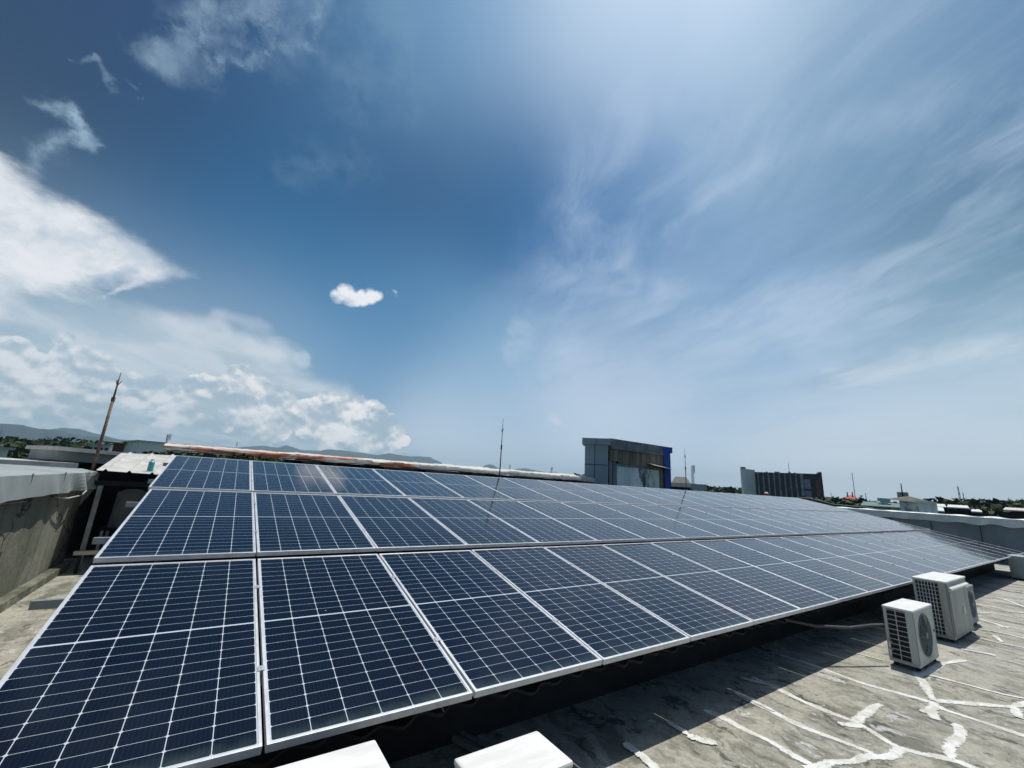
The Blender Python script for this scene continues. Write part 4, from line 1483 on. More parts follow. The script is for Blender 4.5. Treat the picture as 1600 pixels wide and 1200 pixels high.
# green hipped hall
A, B = at(176, 700, 66), at(216, 700, 66)
zt, ze = at(205, 686, 66).z, at(205, 693, 66).z
t = thing('gabled_hall', ((A.x + B.x) / 2, (A.y + B.y) / 2, GZ), 'low hall with a faded olive gable roof left of the plain grey block', 'building')
org = Vector(t.location)
o = MB().slab(A, B, GZ, ze, 14).build('wall', M['brick'], t, origin=org)
o.location = (0, 0, 0)
dd = (B - A).normalized()
nn = Vector((-dd.y, dd.x, 0))
a0, b0 = A - dd * 1 - nn, B + dd * .2 - nn
a1, b1 = A + dd * 2.4 + nn * 6, B + dd * 1 + nn * 6
M['olive'] = simple('faded_olive_roof', (.17, .19, .12), (.12, .14, .09), .6, .8)
o = MB().add([(a0.x, a0.y, ze), (b0.x, b0.y, ze), (b1.x, b1.y, zt), (a1.x, a1.y, zt), (a0.x, a0.y, ze - .15), (b0.x, b0.y, ze - .15), (b1.x, b1.y, zt - .2), (a1.x, a1.y, zt - .2)],
             [(0, 1, 2, 3), (7, 6, 5, 4), (0, 4, 5, 1), (1, 5, 6, 2), (3, 7, 4, 0), (2, 6, 7, 3)]).build('roof', M['olive'], t, origin=org)
o.location = (0, 0, 0)
flatblock('white_building', at(137, 700, 120), at(171, 700, 118), at(150, 694, 120).z, 10, M['white'], M['grey_clad'], 'small white building with dark windows beside the rusty lightning rod', wins=(4, 2, .5, 1.4, 2.6))
flatblock('white_building', at(110, 702, 140), at(121, 702, 140), at(115, 697.5, 140).z, 8, M['white'], M['grey_clad'], 'tiny white rooftop beyond the left trees', wins=(2, 1, .5, 1.2, 2.6))
flatblock('brown_building', at(5, 700, 170), at(22, 700, 170), at(14, 681.5, 170).z, 12, M['brick'], M['brick'], 'dark brown building rising above the trees at the left edge', wins=(4, 2, .8, 1.4, 3))
flatblock('grey_building', at(-30, 705, 40), at(13, 705, 40), at(0, 698.5, 40).z, 6, M['green_end'], M['grey_clad'], 'grey-green block at the left edge below the trees')


def hiphouse(name, x, yr, ye, D, wpx, roofm, wallm, label, depth=8, ridge_f=.35, group=None):
    A, B = at(x - wpx / 2, ye, D), at(x + wpx / 2, ye, D)
    zr, ze = at(x, yr, D).z, at(x, ye, D).z
    c = (A + B) / 2
    t = thing(name, (c.x, c.y, GZ), label, 'house', group)
    org = Vector(t.location)
    dd = (B - A)
    L = dd.length
    dd.z = 0
    dd.normalize()
    n = Vector((-dd.y, dd.x, 0))
    o = MB().slab(A + dd * L * .08 + n * .8, B - dd * L * .08 + n * .8, GZ, ze - .02, depth - 1.6).build('wall', wallm, t, origin=org)
    o.location = (0, 0, 0)
    C0, C1, C2, C3 = A, B, B + n * depth, A + n * depth
    m0, m1 = c - dd * L * ridge_f * .5 + n * depth / 2, c + dd * L * ridge_f * .5 + n * depth / 2
    vs = [(*p.xy, ze) for p in (C0, C1, C2, C3)] + [(*m0.xy, zr), (*m1.xy, zr)]
    o = MB().add(vs, [(0, 1, 5, 4), (1, 2, 5), (2, 3, 4, 5), (3, 0, 4), (3, 2, 1, 0)]).build('roof', roofm, t, origin=org)
    o.location = (0, 0, 0)
    return t, org, A, B, dd, n, ze, zr


hiphouse('house', 70, 702.5, 709.5, 90, 20, M['orange_tile'], M['white'], 'orange hipped roof among the trees behind the left parapet')
# dome
dp = at(35, 689, 160)
dm = thing('domed_hall', (dp.x, dp.y, GZ), 'pale orange dome showing above the left trees', 'building')
R_ = (at(43, 689, 160) - dp).length
vs = MB().grid(lambda u, v: (math.cos(u * 6.2832) * R_ * math.cos(v * 1.57), math.sin(u * 6.2832) * R_ * math.cos(v * 1.57), dp.z - GZ + .62 * R_ * math.sin(v * 1.57)), 24, 8)
M['peach'] = simple('peach_dome_paint', (.62, .36, .25), (.55, .30, .2), .5, .6)
vs.build('dome', M['peach'], dm, smooth=True)
MB().rod((0, 0, 0), (0, 0, dp.z - GZ + .01), R_ * .97, R_ * .97, 20).build('drum', M['cream'], dm)

TL = [(4, 697, 120), (14, 693, 110), (25, 690, 115), (36, 692, 118), (46, 690, 112), (58, 688, 120), (66, 689, 118), (75, 688, 122), (20, 699, 90), (44, 700, 92),
      (55, 702, 85), (85, 697, 110), (82, 701, 100), (120, 688, 190), (128, 688, 195), (137, 691, 190), (112, 692, 180), (100, 691, 230), (91, 694, 160), (6, 704, 70), (-14, 690, 115), (-30, 684, 110)]
for i, (x, y, D) in enumerate(TL):
    tree(x, y - 2, D, 'dark green tree, %s from the left in the clump beyond the left parapet' % ORD[i] if i < 21 else 'dark green tree at the left edge of the clump', wide=1.15)

# ---------------------------------------------------------------- long rusty ridge
YB = 18.4
pa, pb = on_y(262, 692.8, YB), on_y(915, 743.5, YB)
hl = (on_y(262, 692.8, YB).z - on_y(262, 705.5, YB).z) * .82
hr = on_y(915, 743.5, YB).z - on_y(915, 751.5, YB).z
t = thing('long_hall', (pa.x, YB, pa.z), 'long low hall under a white ridge sheet blotched with orange rust', 'building')
org = Vector(t.location)


PROF = [(-.74, -1.0), (-.72, -.62), (-.70, -.40), (-.45, -.22), (-.2, -.08), (0, 0), (.25, -.08), (.7, -.4), (.72, -1.)]
rk = random.Random(8)
LUMP = [[rk.uniform(-1, 1) for _ in range(9)] for _ in range(261)]


def rg(u, v):
    p = pa.lerp(pb, u)
    h = hl + (hr - hl) * u
    k = int(round(v * 8))
    i = int(round(u * 260))
    y, z = PROF[k]
    lump = LUMP[i // 2 * 2][k] * .010 + LUMP[i // 9 * 9][k] * .016
    return (p.x, YB - .1 + y, p.z + z * h + lump + .012 * math.sin(u * 37) - (.012 if (i // 13) % 2 else 0))


o = MB().grid(rg, 260, 8).build('ridge_sheet', M['rust_roof'], t, origin=org, solid=-.02)
o.location = (0, 0, 0)
zb0, zb1 = pa.z - hl - .02, pb.z - hr - .02
M['hall_wall'] = simple('mottled_grey_wall', (.34, .37, .36), (.16, .18, .18), .9, .85, third=(.05, .06, .05), third_at=(.52, .60))
o = MB().slab(Vector((pa.x, YB + .1)), Vector((pb.x, YB + .1)), GZ, zb0, .4, GZ, zb1).build('wall', M['hall_wall'], t, origin=org)
o.location = (0, 0, 0)
for i, (xa, xb) in enumerate(((300, 345), (405, 450), (452, 470), (500, 512), (545, 562), (572, 600), (655, 666), (728, 738), (770, 782), (790, 806), (842, 858), (872, 905))):
    A_, B_ = on_y(xa, 730, YB), on_y(xb, 730, YB)
    u = (A_.x - pa.x) / (pb.x - pa.x)
    z = zb0 + (zb1 - zb0) * u
    o = MB().box(A_.x, B_.x, YB + .02, YB + .09, z - .9, z - .02).build('vent_opening', M['dark_in'], t, origin=org)
    o.location = (0, 0, 0)
for i, (x, y, D) in enumerate(((285, 708, 15), (312, 707, 15), (335, 710, 15), (352, 712, 15), (395, 711, 15.5), (412, 714, 15.5), (372, 716, 15))):
    tree(x, y, D, 'leafy treetop, %s from the left below the rusty ridge' % ORD[i], kind=2, wide=.9, base=.2)


# ---------------------------------------------------------------- pillar and billboard wall
t = thing('billboard_wall', tuple(at(960, 760, 26).xy) + (GZ,), 'grey clad pillar and rain-stained brown sheet wall ending in a blue post', 'billboard structure')
org = Vector(t.location)


def part(mb, nm, m, par=None, **k):
    o = mb.build(nm, m, None, origin=org, **k)
    o.location = (0, 0, 0)
    o.parent = par or t
    return o


D0, D1 = 25., 24.95
PA, PB = at(914, 700, D0), at(950, 700, D1)
ptop = at(914, 694, D0).z
pd = (PB - PA)
pd.z = 0
pw = pd.length
pd.normalize()
pn = Vector((-pd.y, pd.x, 0))
pil = part(MB().slab(PA, PB, GZ, ptop, 1.1), 'pillar', M['grey_clad'])
cA, cB = PA - pd * .16 - pn * .15, PB + pd * .14 - pn * .15
ct = at(914, 684.5, D0).z
part(MB().slab(cA, cB, ptop + .001, ct, 1.4), 'pillar_cap', M['grey_clad'], pil)
mid = PA + pd * pw * .42 - pn * .012
part(MB().slab(mid, mid + pd * .03, GZ, ptop - .01, .011), 'joint', M['joint'], pil)
zj = at(930, 726, D0).z
part(MB().slab(PA + pd * .01 - pn * .010, PB - pd * .01 - pn * .010, zj - .02, zj + .02, .009), 'joint', M['joint'], pil)
cm = cA + pd * .8 - pn * .012
part(MB().slab(cm, cm + pd * .025, ptop + .01, ct - .01, .011), 'joint', M['joint'], pil)
# brown sheet wall receding to the right
S0, S1 = at(950, 700, 26.2), at(1040, 705, 30.5)
st0, st1 = at(955, 689, 26.3).z, at(1040, 699, 30.5).z
top = (st0 + st1) / 2 + .05
zc0, zc1 = top - .62, top
wallt = part(MB().slab(S0, S1, GZ, top - .01, .5), 'core_wall', M['dark_in'])
wd_ = (S1 - S0)
wd_.z = 0
wl = wd_.length
wd_.normalize()
wn = Vector((-wd_.y, wd_.x, 0))
part(MB().slab(S0 - wn * .25, S1 - wn * .25, top - .60, top + .02, .9), 'top_band', M['cop_dark'])
zs0 = at(985, 727, 28).z


def sheetpan(u0, u1, zlo, zhi):
    mb = MB()
    n = 40
    a, b_ = S0 + wd_ * wl * u0, S0 + wd_ * wl * u1
    vs = []
    for i in range(n + 1):
        p = a.lerp(b_, i / n) - wn * (.10 + (.03 if (i // 2) % 2 else 0))
        vs += [(p.x, p.y, zlo), (p.x, p.y, zhi)]
    mb.add(vs, [(2 * i, 2 * i + 2, 2 * i + 3, 2 * i + 1) for i in range(n)])
    return mb


us = [0, .14, .34, .52, .66, .80, .97]
for i in range(6):
    part(sheetpan(us[i] + .004, us[i + 1] - .004, zs0 + (.12 if i == 0 else 0), top - .60), 'cladding_sheet', M['brown_sheet'], solid=.01)
part(MB().slab(S0 + wd_ * wl * .1 - wn * .08, S0 + wd_ * wl * .95 - wn * .08, zs0 - .16, zs0 - .01, .07), 'beam', M['cop_dark'])
part(MB().slab(S0 + wd_ * wl * .13 - wn * .05, S0 + wd_ * wl * .575 - wn * .05, GZ, zs0 - .16, .045), 'plaster_panel', M['plaster'])
part(MB().slab(S0 + wd_ * wl * .582 - wn * .05, S0 + wd_ * wl * .855 - wn * .05, GZ, zs0 - .16, .045), 'plaster_panel', M['plaster'])
part(MB().slab(S0 + wd_ * wl * .86 - wn * .12, S0 + wd_ * wl * .985 - wn * .12, GZ, zs0 - .1, .11), 'cladding_sheet', M['brown_sheet'])
for i, uu in enumerate((.015, .075)):
    part(MB().slab(S0 + wd_ * wl * uu - wn * .04, S0 + wd_ * wl * (uu + .045) - wn * .04, GZ, zs0 + .1, .035), 'pilaster', M['cop_dark'])
aw0 = S0 + wd_ * wl * .60 - wn * .05
aw1 = S0 + wd_ * wl * .93 - wn * .05
za = at(1020, 727, 28.5).z
part(MB().add([(*aw0.xy, za + .16), (*aw1.xy, za + .02), (*(aw1 - wn * .7).xy, za - .16), (*(aw0 - wn * .7).xy, za - .02)], [(0, 1, 2, 3)]), 'awning', M['sheet_light'], solid=.03)
# blue post
B0, B1 = at(1037.5, 705, 29.9), at(1047.2, 705, 29.9)
bt_ = at(1043, 702.5, 30.4).z
bd = (B1 - B0).normalized()
bn = Vector((-bd.y, bd.x, 0))
part(MB().slab(B0, B1, GZ, bt_ - .20, 1.0), 'blue_post', M['blue'])
part(MB().slab(B0 - bn * .06 - bd * .06, B1 - bn * .06 + bd * .14, bt_ - .199, bt_ + .10, 1.1), 'blue_post_cap', M['blue'])


# palms beside the pillar
def palm(x, y, D, label):
    p = at(x, y, D)
    t = thing('palm_tree', (p.x, p.y, GZ), label, 'palm tree', 'palm trees left of the concrete pillar')
    h = p.z - GZ
    MB().tube([(0, 0, 0), (.2, 0, h * .5), (0, .1, h * .93)], .16, 7).build('trunk', M['bark'], t)
    mb = MB()
    rr = random.Random(int(x))
    for i in range(13):
        a = i * 2.4
        el = rr.uniform(-.2, 1.1)
        L = rr.uniform(1.0, 1.6)
        prev = None
        for k in range(6):
            s_ = k / 5
            q = Vector((math.cos(a) * L * s_ * math.cos(el * (1 - s_ * .6)), math.sin(a) * L * s_ * math.cos(el * (1 - s_ * .6)), h * .93 + L * (math.sin(el) * s_ - .55 * s_ * s_)))
            if prev is not None:
                sd_ = Vector((-math.sin(a), math.cos(a), 0)) * (.20 * math.sin(math.pi * min(1, s_ + .12)) + .03)
                mb.add([prev, q, q + sd_ - Vector((0, 0, .12)), prev + sd_ - Vector((0, 0, .12))], [(0, 1, 2, 3)])
                mb.add([prev, q, q - sd_ - Vector((0, 0, .12)), prev - sd_ - Vector((0, 0, .12))], [(3, 2, 1, 0)])
            prev = q
    mb.build('crown', M['leaf'], t)


palm(903, 731, 48, 'small dark palm crown against the sky left of the pillar, the outer one')
palm(910, 729, 50, 'small dark palm crown touching the pillar edge')


# ---------------------------------------------------------------- lattice masts and antennas
def lattice(x, ytop, ybot, D, wpx, label, cat='antenna mast', name='lattice_mast', taper=.35, panels=10, r=.05, drums=0):
    r *= .6
    p = at(x, ytop, D)
    t = thing(name, (p.x, p.y, GZ), label, cat)
    h = p.z - GZ
    w = abs((at(x + wpx, ybot, D) - at(x, ybot, D)).length) / 2
    leg = [MB() for _ in range(4)]
    pts = lambda q: [Vector((sx * w * (1 - q * (1 - taper)), sy * w * (1 - q * (1 - taper)), h * q)) for sx, sy in ((-1, -1), (1, -1), (1, 1), (-1, 1))]
    a, b_ = pts(0), pts(.97)
    for i in range(4):
        MB().rod(a[i], b_[i], r * 1.3, r, 5).build('leg', M['lattice'], t)
    br_ = MB()
    for k in range(panels):
        q0, q1 = k / panels * .97, (k + 1) / panels * .97
        A_, B_ = pts(q0), pts(q1)
        for i in range(4):
            j = (i + 1) % 4
            br_.rod(A_[i], B_[j], r * .7, n=4)
            br_.rod(A_[j], B_[i], r * .7, n=4)
            br_.rod(B_[i], B_[j], r * .7, n=4)
    br_.build('bracing', M['lattice'], t)
    MB().rod((0, 0, h * .95), (0, 0, h), r, r * .6, 5).build('spike', M['lattice'], t)
    for k in range(drums):
        z = h * (.97 - .035 * k)
        MB().rod((w * taper * 1.2, -w * taper, z), (w * taper * 1.2 + .35, -w * taper - .35, z), .55, .55, 12).build('dish', M['white'], t)
    return t


lattice(1081.5, 725, 765, 240, 3.4, 'pale lattice telecom tower with round dishes right of the blue post', drums=4, taper=.8, r=.10, panels=16)
lattice(263.5, 677, 700, 150, 2.2, 'thin antenna mast above the plain grey block on the left', r=.07, taper=.6, drums=2)
lattice(371.5, 688.5, 705, 260, 2., 'faint distant mast rising behind the rusty ridge on the left', r=.09, taper=.5)
lattice(797, 725, 742, 400, 1.6, 'faint distant mast just right of the middle lightning rod', r=.12, taper=.5, drums=1)
lattice(862, 729, 742, 420, 2, 'faint distant mast above the ridge midway to the pillar', r=.14, taper=.7, drums=2)
lattice(1331, 737, 782, 420, 1.1, 'tall hair-thin mast behind the red-roofed house', r=.10, taper=.6)
lattice(1231.5, 720, 745, 160, .8, 'thin whip mast above the middle of the dark office block', r=.035, taper=.5)
lattice(1496, 758, 790, 350, 5, 'taller of two grey lattice pylons over the right-hand roofs', r=.13, taper=.25)
lattice(1504, 768, 790, 380, 3.2, 'shorter lattice pylon beside the taller one on the right', r=.11, taper=.25)
lattice(1509.5, 779, 792, 380, 3, 'lowest of the three pylons on the right', r=.10, taper=.4)
lattice(1352, 769, 787, 300, 1.2, 'thin dark mast between the red roof and the hip-roofed turret', r=.08, taper=.5)
lattice(1344.5, 773, 787, 300, 2.2, 'stubby mast close to the right end of the red roof', r=.08, taper=.5, drums=1)
lattice(1298, 768, 780, 300, .8, 'thin pole above the trees between the office block and the red roof', r=.05, taper=.6)
lattice(1576, 776, 790, 420, 1, 'faint mast above the trees at the far right', r=.1, taper=.6)
lattice(4, 671, 690, 420, 1.6, 'pale distant mast at the left edge in front of the hills', r=.14, taper=.6)


# ---------------------------------------------------------------- right of the blue post
t, org, *_ = hiphouse('house', 1064, 743.5, 754.5, 60, 30, M['grey_tile'], M['cop_dark'], 'old grey pitched roof right beside the blue post', depth=7, ridge_f=.6)
flatblock('flat_roofed_building', at(1046, 760, 51), at(1083, 762, 51.5), at(1065, 754.5, 51).z, 6, M['dark_wall'], M['cream'], 'low building with a cream flat roof between the blue post and the white tank box', lip=.45, wins=(3, 1, .3, .9, 2))
flatblock('plant_room', at(1083.5, 762, 46), at(1100, 763, 46), at(1090, 756.5, 46).z, 4, M['white'], M['grey_clad'], 'small pale plant room below the lattice telecom tower', lip=.5)
for i, (x, y, D) in enumerate(((1104, 763, 170), (1110, 762, 175), (1118, 760.5, 170), (1121, 760, 172), (1127, 763, 175), (1134, 763.5, 176), (1140, 764.5, 172), (1147, 765, 176), (1154, 766, 176), (1161, 767, 180))):
    tree(x, y - 1, D, 'dark tree, %s from the left in the row before the office block' % ORD[i], wide=1.25)

# ---------------------------------------------------------------- dark office tower
t = thing('office_block', tuple(at(1225, 760, 150).xy) + (GZ,), 'dark multi-storey office block with pale vertical piers and a blank grey-green end wall', 'office building')
org = Vector(t.location)
TA, TB = at(1180.5, 750, 150), at(1286, 760, 150.5)
E0 = at(1160.5, 750, 141)
ttop = at(1182, 737.5, 150).z
td = (TB - TA)
td.z = 0
tl_ = td.length
td.normalize()
tn = Vector((-td.y, td.x, 0))
part(MB().slab(TA, TB, GZ, ttop, 14), 'wall', M['facade'])
ed = (TA - E0)
ed.z = 0
etop = at(1161, 732, 141).z
part(MB().slab(E0, TA, GZ, etop, .5, GZ, ttop + .6), 'end_wall', M['green_end'])
for i in range(9):
    u = .035 + i * .083 if i < 8 else .80
    if i == 8:
        a = TA + td * tl_ * .685 - tn * .5
        part(MB().slab(a, a + td * tl_ * .045, GZ, ttop - .1, .49), 'pier', M['pier'])
        continue
    a = TA + td * tl_ * u - tn * .5
    part(MB().slab(a, a + td * tl_ * .020, GZ, ttop - .1, .49), 'pier', M['pier'])
for fl_ in range(6):
    z = ttop - 1.2 - fl_ * 3.3
    part(MB().slab(TA - tn * .22, TB - td * tl_ * .13 - tn * .22, z - .45, z, .21), 'spandrel', M['facade'])
    for i in range(7):
        a = TA + td * tl_ * (.065 + i * .083) - tn * .16
        part(MB().slab(a, a + td * tl_ * .05, z - 3.1, z - .5, .15), 'window', M['glass_dark'])
    a = TA + td * tl_ * .74 - tn * .3
    part(MB().slab(a, a + td * tl_ * .085, z - 3.1, z - .5, .29), 'window', M['pier'])
a = TA + td * tl_ * .90 - tn * .6
part(MB().slab(a, a + td * tl_ * .05, GZ, ttop - 1.2, .59), 'brick_band', M['brick'])
a = TA + td * tl_ * .95 - tn * .8
part(MB().slab(a, a + td * tl_ * .048, GZ, ttop + .5, 6), 'end_fin', M['facade'])
a = TA + td * tl_ * .52 - tn * .7
part(MB().slab(a, a + td * tl_ * .016, GZ, ttop + .4, .2), 'rust_pipe', M['brick'])
for (u0, u1, h_, dp_) in ((.17, .20, .3, 1), (.31, .39, .35, 3), (.52, .56, .3, 2), (.60, .64, .2, 2)):
    a = TA + td * tl_ * u0 + tn * 1
    part(MB().slab(a, a + td * tl_ * (u1 - u0), ttop - .01, ttop + h_, dp_), 'roof_plant', M['grey_clad'])
a = E0 + ed * .15 + tn
part(MB().slab(a, a + ed.normalized() * 1.2, etop - .4, etop + .6, 1.0), 'roof_plant', M['facade'])

# red lidded vent on the back parapet
rp_ = on_y(1198, 776, 11.1)
rv = thing('vent_pot', (rp_.x, 11.1, 1.25), 'small red pot with a white lid just over the top edge of the array', 'vent pot')
zz0 = rp_.z - 1.25
MB().rod((0, 0, 0), (0, 0, zz0 + .02), .05, .05, 10).build('stem', M['dark_wall'], rv)
MB().rod((0, 0, zz0 + .02), (0, 0, zz0 + .18), .11, .10, 14).build('pot', M['red'], rv)
MB().rod((0, 0, zz0 + .18), (0, 0, zz0 + .235), .10, .04, 14).build('lid', M['white'], rv)

# dark bituminous kerb curling round the far corner
cp = [at(x, y, D) for x, y, D in ((1235, 779, 27), (1250, 777, 27), (1268, 779, 27.2), (1285, 783.5, 27.4), (1302, 788, 27.6), (1325, 790.5, 27.8), (1345, 792, 28), (1365, 794, 28))]
mb = MB()
n = len(cp)
vs = []
for p in cp:
    d_ = Vector((p.x, p.y, 0)).normalized()
    vs += [(p.x, p.y, -.05), (p.x, p.y, p.z), (p.x + d_.x * .6, p.y + d_.y * .6, p.z + .02), (p.x + d_.x * .6, p.y + d_.y * .6, -.05)]
mb.add(vs, [(4 * i + k, 4 * i + 4 + k, 4 * i + 5 + k, 4 * i + 1 + k) for i in range(n - 1) for k in range(3)] + [(0, 1, 2, 3), (4 * n - 1, 4 * n - 2, 4 * n - 3, 4 * n - 4)])
o = mb.build('dark_kerb', M['dark_rim'], origin=cp[3])
tag(o, 'dark bitumen-covered kerb curving down towards the right parapet', 'kerb')

# ---------------------------------------------------------------- right-hand skyline
t, org, A_, B_, dd, nn, ze, zr = hiphouse('house', 1330, 773, 779.5, 130, 30, M['red_tile'], M['white'], 'house with a faded red hipped roof and twin dark finials', depth=12, ridge_f=.15)
part(MB().slab(A_ - dd * 1.5 - nn * 1.5, B_ + dd * 4 - nn * 1.5, GZ, at(1330, 781.5, 128).z, 2.2), 'porch', M['cream'])
for xx in (1323.5, 1331.5):
    q = at(xx, 768.5, 133)
    part(MB().rod((q.x, q.y, zr - 1.5), tuple(q), .16, .10, 6), 'finial', M['dark_in'])
for i, (x, y, D) in enumerate(((1292, 777, 120), (1298, 776, 118), (1304, 775.5, 120), (1309, 779, 115), (1314, 781, 112), (1287, 779, 115), (1362, 782, 150), (1369, 783, 160), (1376, 784, 150), (1386, 783, 170))):
    tree(x, y - 1, D, 'green tree, %s from the left between the office block and the turret' % ORD[i], wide=1.3)
# green sheet roofs
A_, B_ = at(1345, 790, 58), at(1412, 794, 58)
t = thing('green_roofed_hall', ((A_.x + B_.x) / 2, (A_.y + B_.y) / 2, GZ), 'broad low hall with a green sheet roof in front of the turret', 'building')
org = Vector(t.location)
dd = (B_ - A_)
dd.z = 0
dd.normalize()
nn = Vector((-dd.y, dd.x, 0))
ze, zr = at(1380, 793, 57).z, at(1380, 786.5, 66).z
A1, B1_ = A_ + nn * 10, B_ + nn * 10
part(MB().slab(A_, B_, GZ, ze - .1, 10), 'wall', M['green_end'])
part(MB().add([(*(A_ - nn).xy, ze), (*(B_ - nn).xy, ze), (*B1_.xy, zr), (*A1.xy, zr), (*(A1 + nn * 8).xy, ze), (*(B1_ + nn * 8).xy, ze)], [(0, 1, 2, 3), (3, 2, 5, 4)]), 'roof', M['green_roof'], solid=-.1)

# turret: concrete stair head with hipped roof, tank box and pole
D = 46
A_, B_ = at(1406, 790, D), at(1434, 792, D - .5)
zt_ = at(1420, 781.5, D).z
t = thing('stair_turret', ((A_.x + B_.x) / 2, (A_.y + B_.y) / 2, GZ), 'stained concrete turret with dark hipped roof, block chimney and pole', 'building')
org = Vector(t.location)
dd = (B_ - A_)
dd.z = 0
L = dd.length
dd.normalize()
nn = Vector((-dd.y, dd.x, 0))
part(MB().slab(A_, B_, GZ, zt_, 2.6), 'wall', M['plaster'])
e0 = at(1388, 781.5, D)
ra, rb = Vector((e0.x, e0.y, 0)) - nn * .3, B_ + dd * .1 - nn * .3
zc_ = at(1408, 774.5, D).z
ridge0, ridge1 = ra.lerp(rb, .38) + nn * 1.4, ra.lerp(rb, .46) + nn * 1.4
part(MB().add([(*ra.xy, zt_), (*rb.xy, zt_ - .15), (*(rb + nn * 3.2).xy, zt_ - .15), (*(ra + nn * 3.2).xy, zt_), (*ridge0.xy, zc_), (*ridge1.xy, zc_)],
              [(0, 1, 5, 4), (1, 2, 5), (2, 3, 4, 5), (3, 0, 4), (3, 2, 1, 0)]), 'roof', M['grey_tile'])
c0, c1 = at(1402, 775, D + 2.2), at(1420, 776, D + 2.2)
part(MB().slab(c0, c1, zt_, at(1410, 769, D + 2.2).z, 1.2), 'chimney', M['concrete'])
q = at(1407.5, 755.5, D + 2)
part(MB().rod((q.x, q.y, zt_), tuple(q), .055, .03, 6), 'pole', M['dark_in'])
b0_, b1_ = at(1376, 784, 62), at(1387, 784, 62)
flatblock('pale_building', b0_, b1_, at(1381, 778.5, 62).z, 3, M['white'], M['grey_clad'], 'small pale bluish block left of the turret', lip=.3)

for (xa, xb, yt, yb, D, mm, lab) in ((1440, 1479, 788.0, 792.5, 80, 'white', 'bright white roof right of the turret'), (1480, 1515, 790.5, 794.5, 76, 'white', 'second bright white roof, ending near the right trees'),
                                     (1462, 1476, 794, 800, 60, 'green_end', 'grey-green block below the first white roof'),
                                     (1518, 1535, 797, 801, 70, 'white', 'small pale roof below the right trees'),
                                     (1568, 1625, 795.5, 799.5, 70, 'cream', 'cream roof at the right edge under the trees'),
                                     (1548, 1562, 797.5, 800.5, 90, 'white', 'tiny pale roof left of the cream one')):
    A_, B_ = at(xa, yb, D), at(xb, yb, D)
    ze = (A_.z + B_.z) / 2
    dd = (B_ - A_)
    dd.z = 0
    dd.normalize()
    nn = Vector((-dd.y, dd.x, 0))
    dep = 12.
    zr = at((xa + xb) / 2, yt, D + dep).z
    t = thing('low_building', ((A_.x + B_.x) / 2, (A_.y + B_.y) / 2, GZ), lab, 'building')
    org = Vector(t.location)
    part(MB().slab(A_ + nn * .4, B_ + nn * .4, GZ, ze - .12, dep), 'wall', M['dark_wall'])
    part(MB().add([(*A_.xy, ze), (*B_.xy, ze), (*(B_ + nn * dep).xy, zr), (*(A_ + nn * dep).xy, zr)], [(0, 1, 2, 3)]), 'roof', M[mm], solid=-.12)
TR = [(1445, 784, 150), (1452, 782.5, 150), (1460, 782, 150), (1466, 784, 150), (1490, 784.5, 160), (1496, 783, 160), (1503, 784, 160),
      (1519, 787, 130), (1526, 784, 132), (1534, 782.5, 135), (1543, 782, 135), (1552, 781, 135), (1561, 780.5, 130), (1569, 781.5, 132), (1578, 783, 130), (1586, 781, 125), (1592, 780, 120), (1600, 783, 118), (1610, 784, 115)]
for i, (x, y, D) in enumerate(TR):
    tree(x, y - 1, D, 'dark green tree, %s from the left along the skyline right of the turret' % ORD[i], wide=1.3)
for i, (x, y, D) in enumerate(((1524, 793, 85), (1533, 794, 86), (1541, 793, 85), (1551, 794, 88), (1560, 793, 86), (1572, 792, 92), (1583, 791, 92), (1594, 791, 90))):
    tree(x, y, D, 'nearer green treetop, %s from the left above the buckled coping' % ORD[i], wide=1.3)

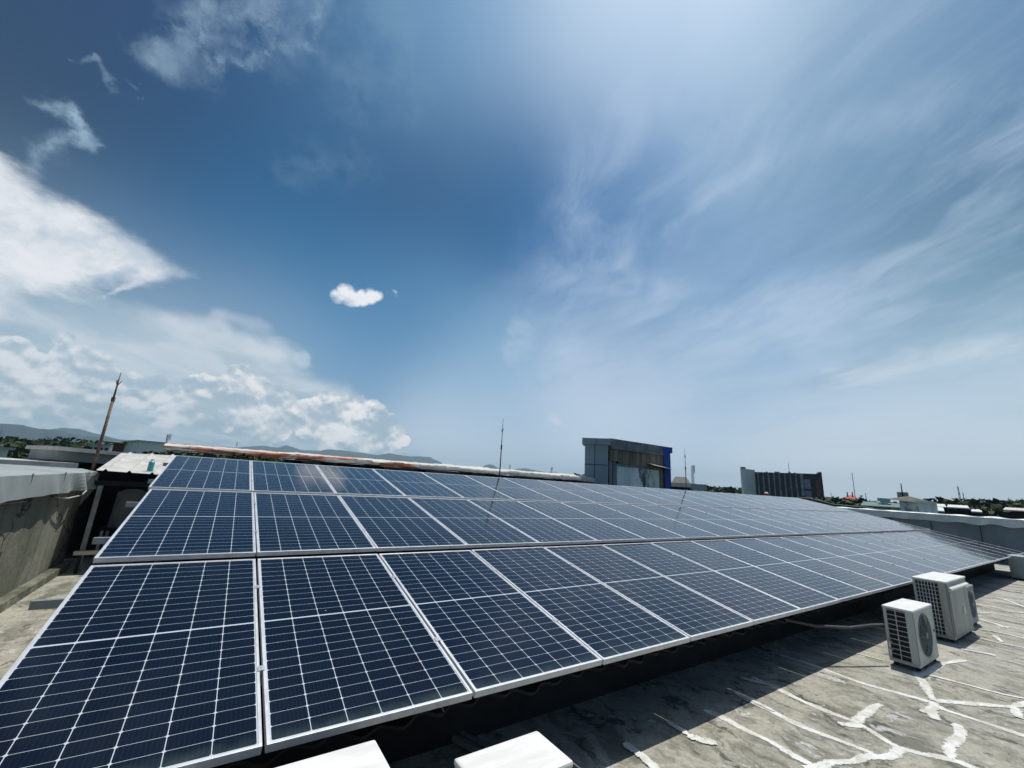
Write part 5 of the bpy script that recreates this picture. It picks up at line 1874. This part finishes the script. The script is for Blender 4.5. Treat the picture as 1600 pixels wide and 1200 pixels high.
# distant town: roofs and trees scattered to the horizon
rr = random.Random(21)
hp = None
cnt = 0
for i in range(70):
    x = rr.choice([rr.uniform(-40, 260), rr.uniform(1090, 1640), rr.uniform(1290, 1640)])
    D = rr.uniform(220, 700)
    yy = 707.7 + x * .06
    zt_ = rr.uniform(-7, -1.5)
    p = at(x, yy, D)
    w = rr.uniform(8, 16)
    a = rr.uniform(0, 3.14)
    t = thing('distant_house', (p.x, p.y, GZ), 'tiny distant house among the far roofs of the town', 'house', 'houses of the far town', rz=a)
    MB().box(-w / 2, w / 2, -4, 4, 0, zt_ - GZ).build('wall', rr.choice([M['white'], M['cream'], M['concrete']]), t)
    h = zt_ - GZ
    MB().add([(-w / 2 - .5, -4.6, h + .01), (w / 2 + .5, -4.6, h + .01), (w / 2 + .5, 4.6, h + .01), (-w / 2 - .5, 4.6, h + .01), (-w * .3, 0, h + 2.4), (w * .3, 0, h + 2.4)],
             [(0, 1, 5, 4), (1, 2, 5), (2, 3, 4, 5), (3, 0, 4), (3, 2, 1, 0)]).build('roof', rr.choice([M['orange_tile'], M['red_tile'], M['grey_tile'], M['bleach'], M['orange_tile']]), t)
# far-off woodland reading as one band
mb = MB()
for i in range(26000):
    x = rr.choice([rr.uniform(-60, 300), rr.uniform(1080, 1680)])
    D = rr.uniform(260, 2200)
    k = math.sin(x * .13 + D * .01) + math.sin(x * .31 + D * .021)
    p = at(x, 707.7 + x * .06, D)
    z = GZ + 6 + 4 * k + rr.uniform(-5, 4.5)
    s_ = 1.6 + D / 500
    n = Vector((rr.gauss(0, 1), rr.gauss(0, 1), rr.gauss(.6, 1))).normalized()
    u = n.orthogonal().normalized() * s_
    w = n.cross(u) * .8
    q = Vector((p.x, p.y, z))
    mb.add([q - u, q - w, q + u, q + w], [(0, 1, 2, 3)])
o = mb.build('far_woodland', M['leaf'])
tag(o, 'hazy band of distant trees along the horizon between the far roofs', 'woodland', kind='stuff')

# ---------------------------------------------------------------- haze
HZ = True
if HZ:
    m = bpy.data.materials.new('humid_air')
    m.use_nodes = True
    nt = m.node_tree
    nt.nodes.clear()
    N = NT(nt)
    v = N.n('ShaderNodeVolumePrincipled')
    v.inputs['Color'].default_value = (.60, .87, 1, 1)
    v.inputs['Density'].default_value = 1.15e-4
    v.inputs['Anisotropy'].default_value = 0.
    out = N.n('ShaderNodeOutputMaterial')
    nt.links.new(v.outputs[0], out.inputs['Volume'])
    o = MB().box(-7300, 7300, -7300, 7300, GZ - 3, 360).build('haze', m)
    tag(o, kind='stuff')
    o['label'] = 'thin humid haze paling the far hills'
    o['category'] = 'haze'
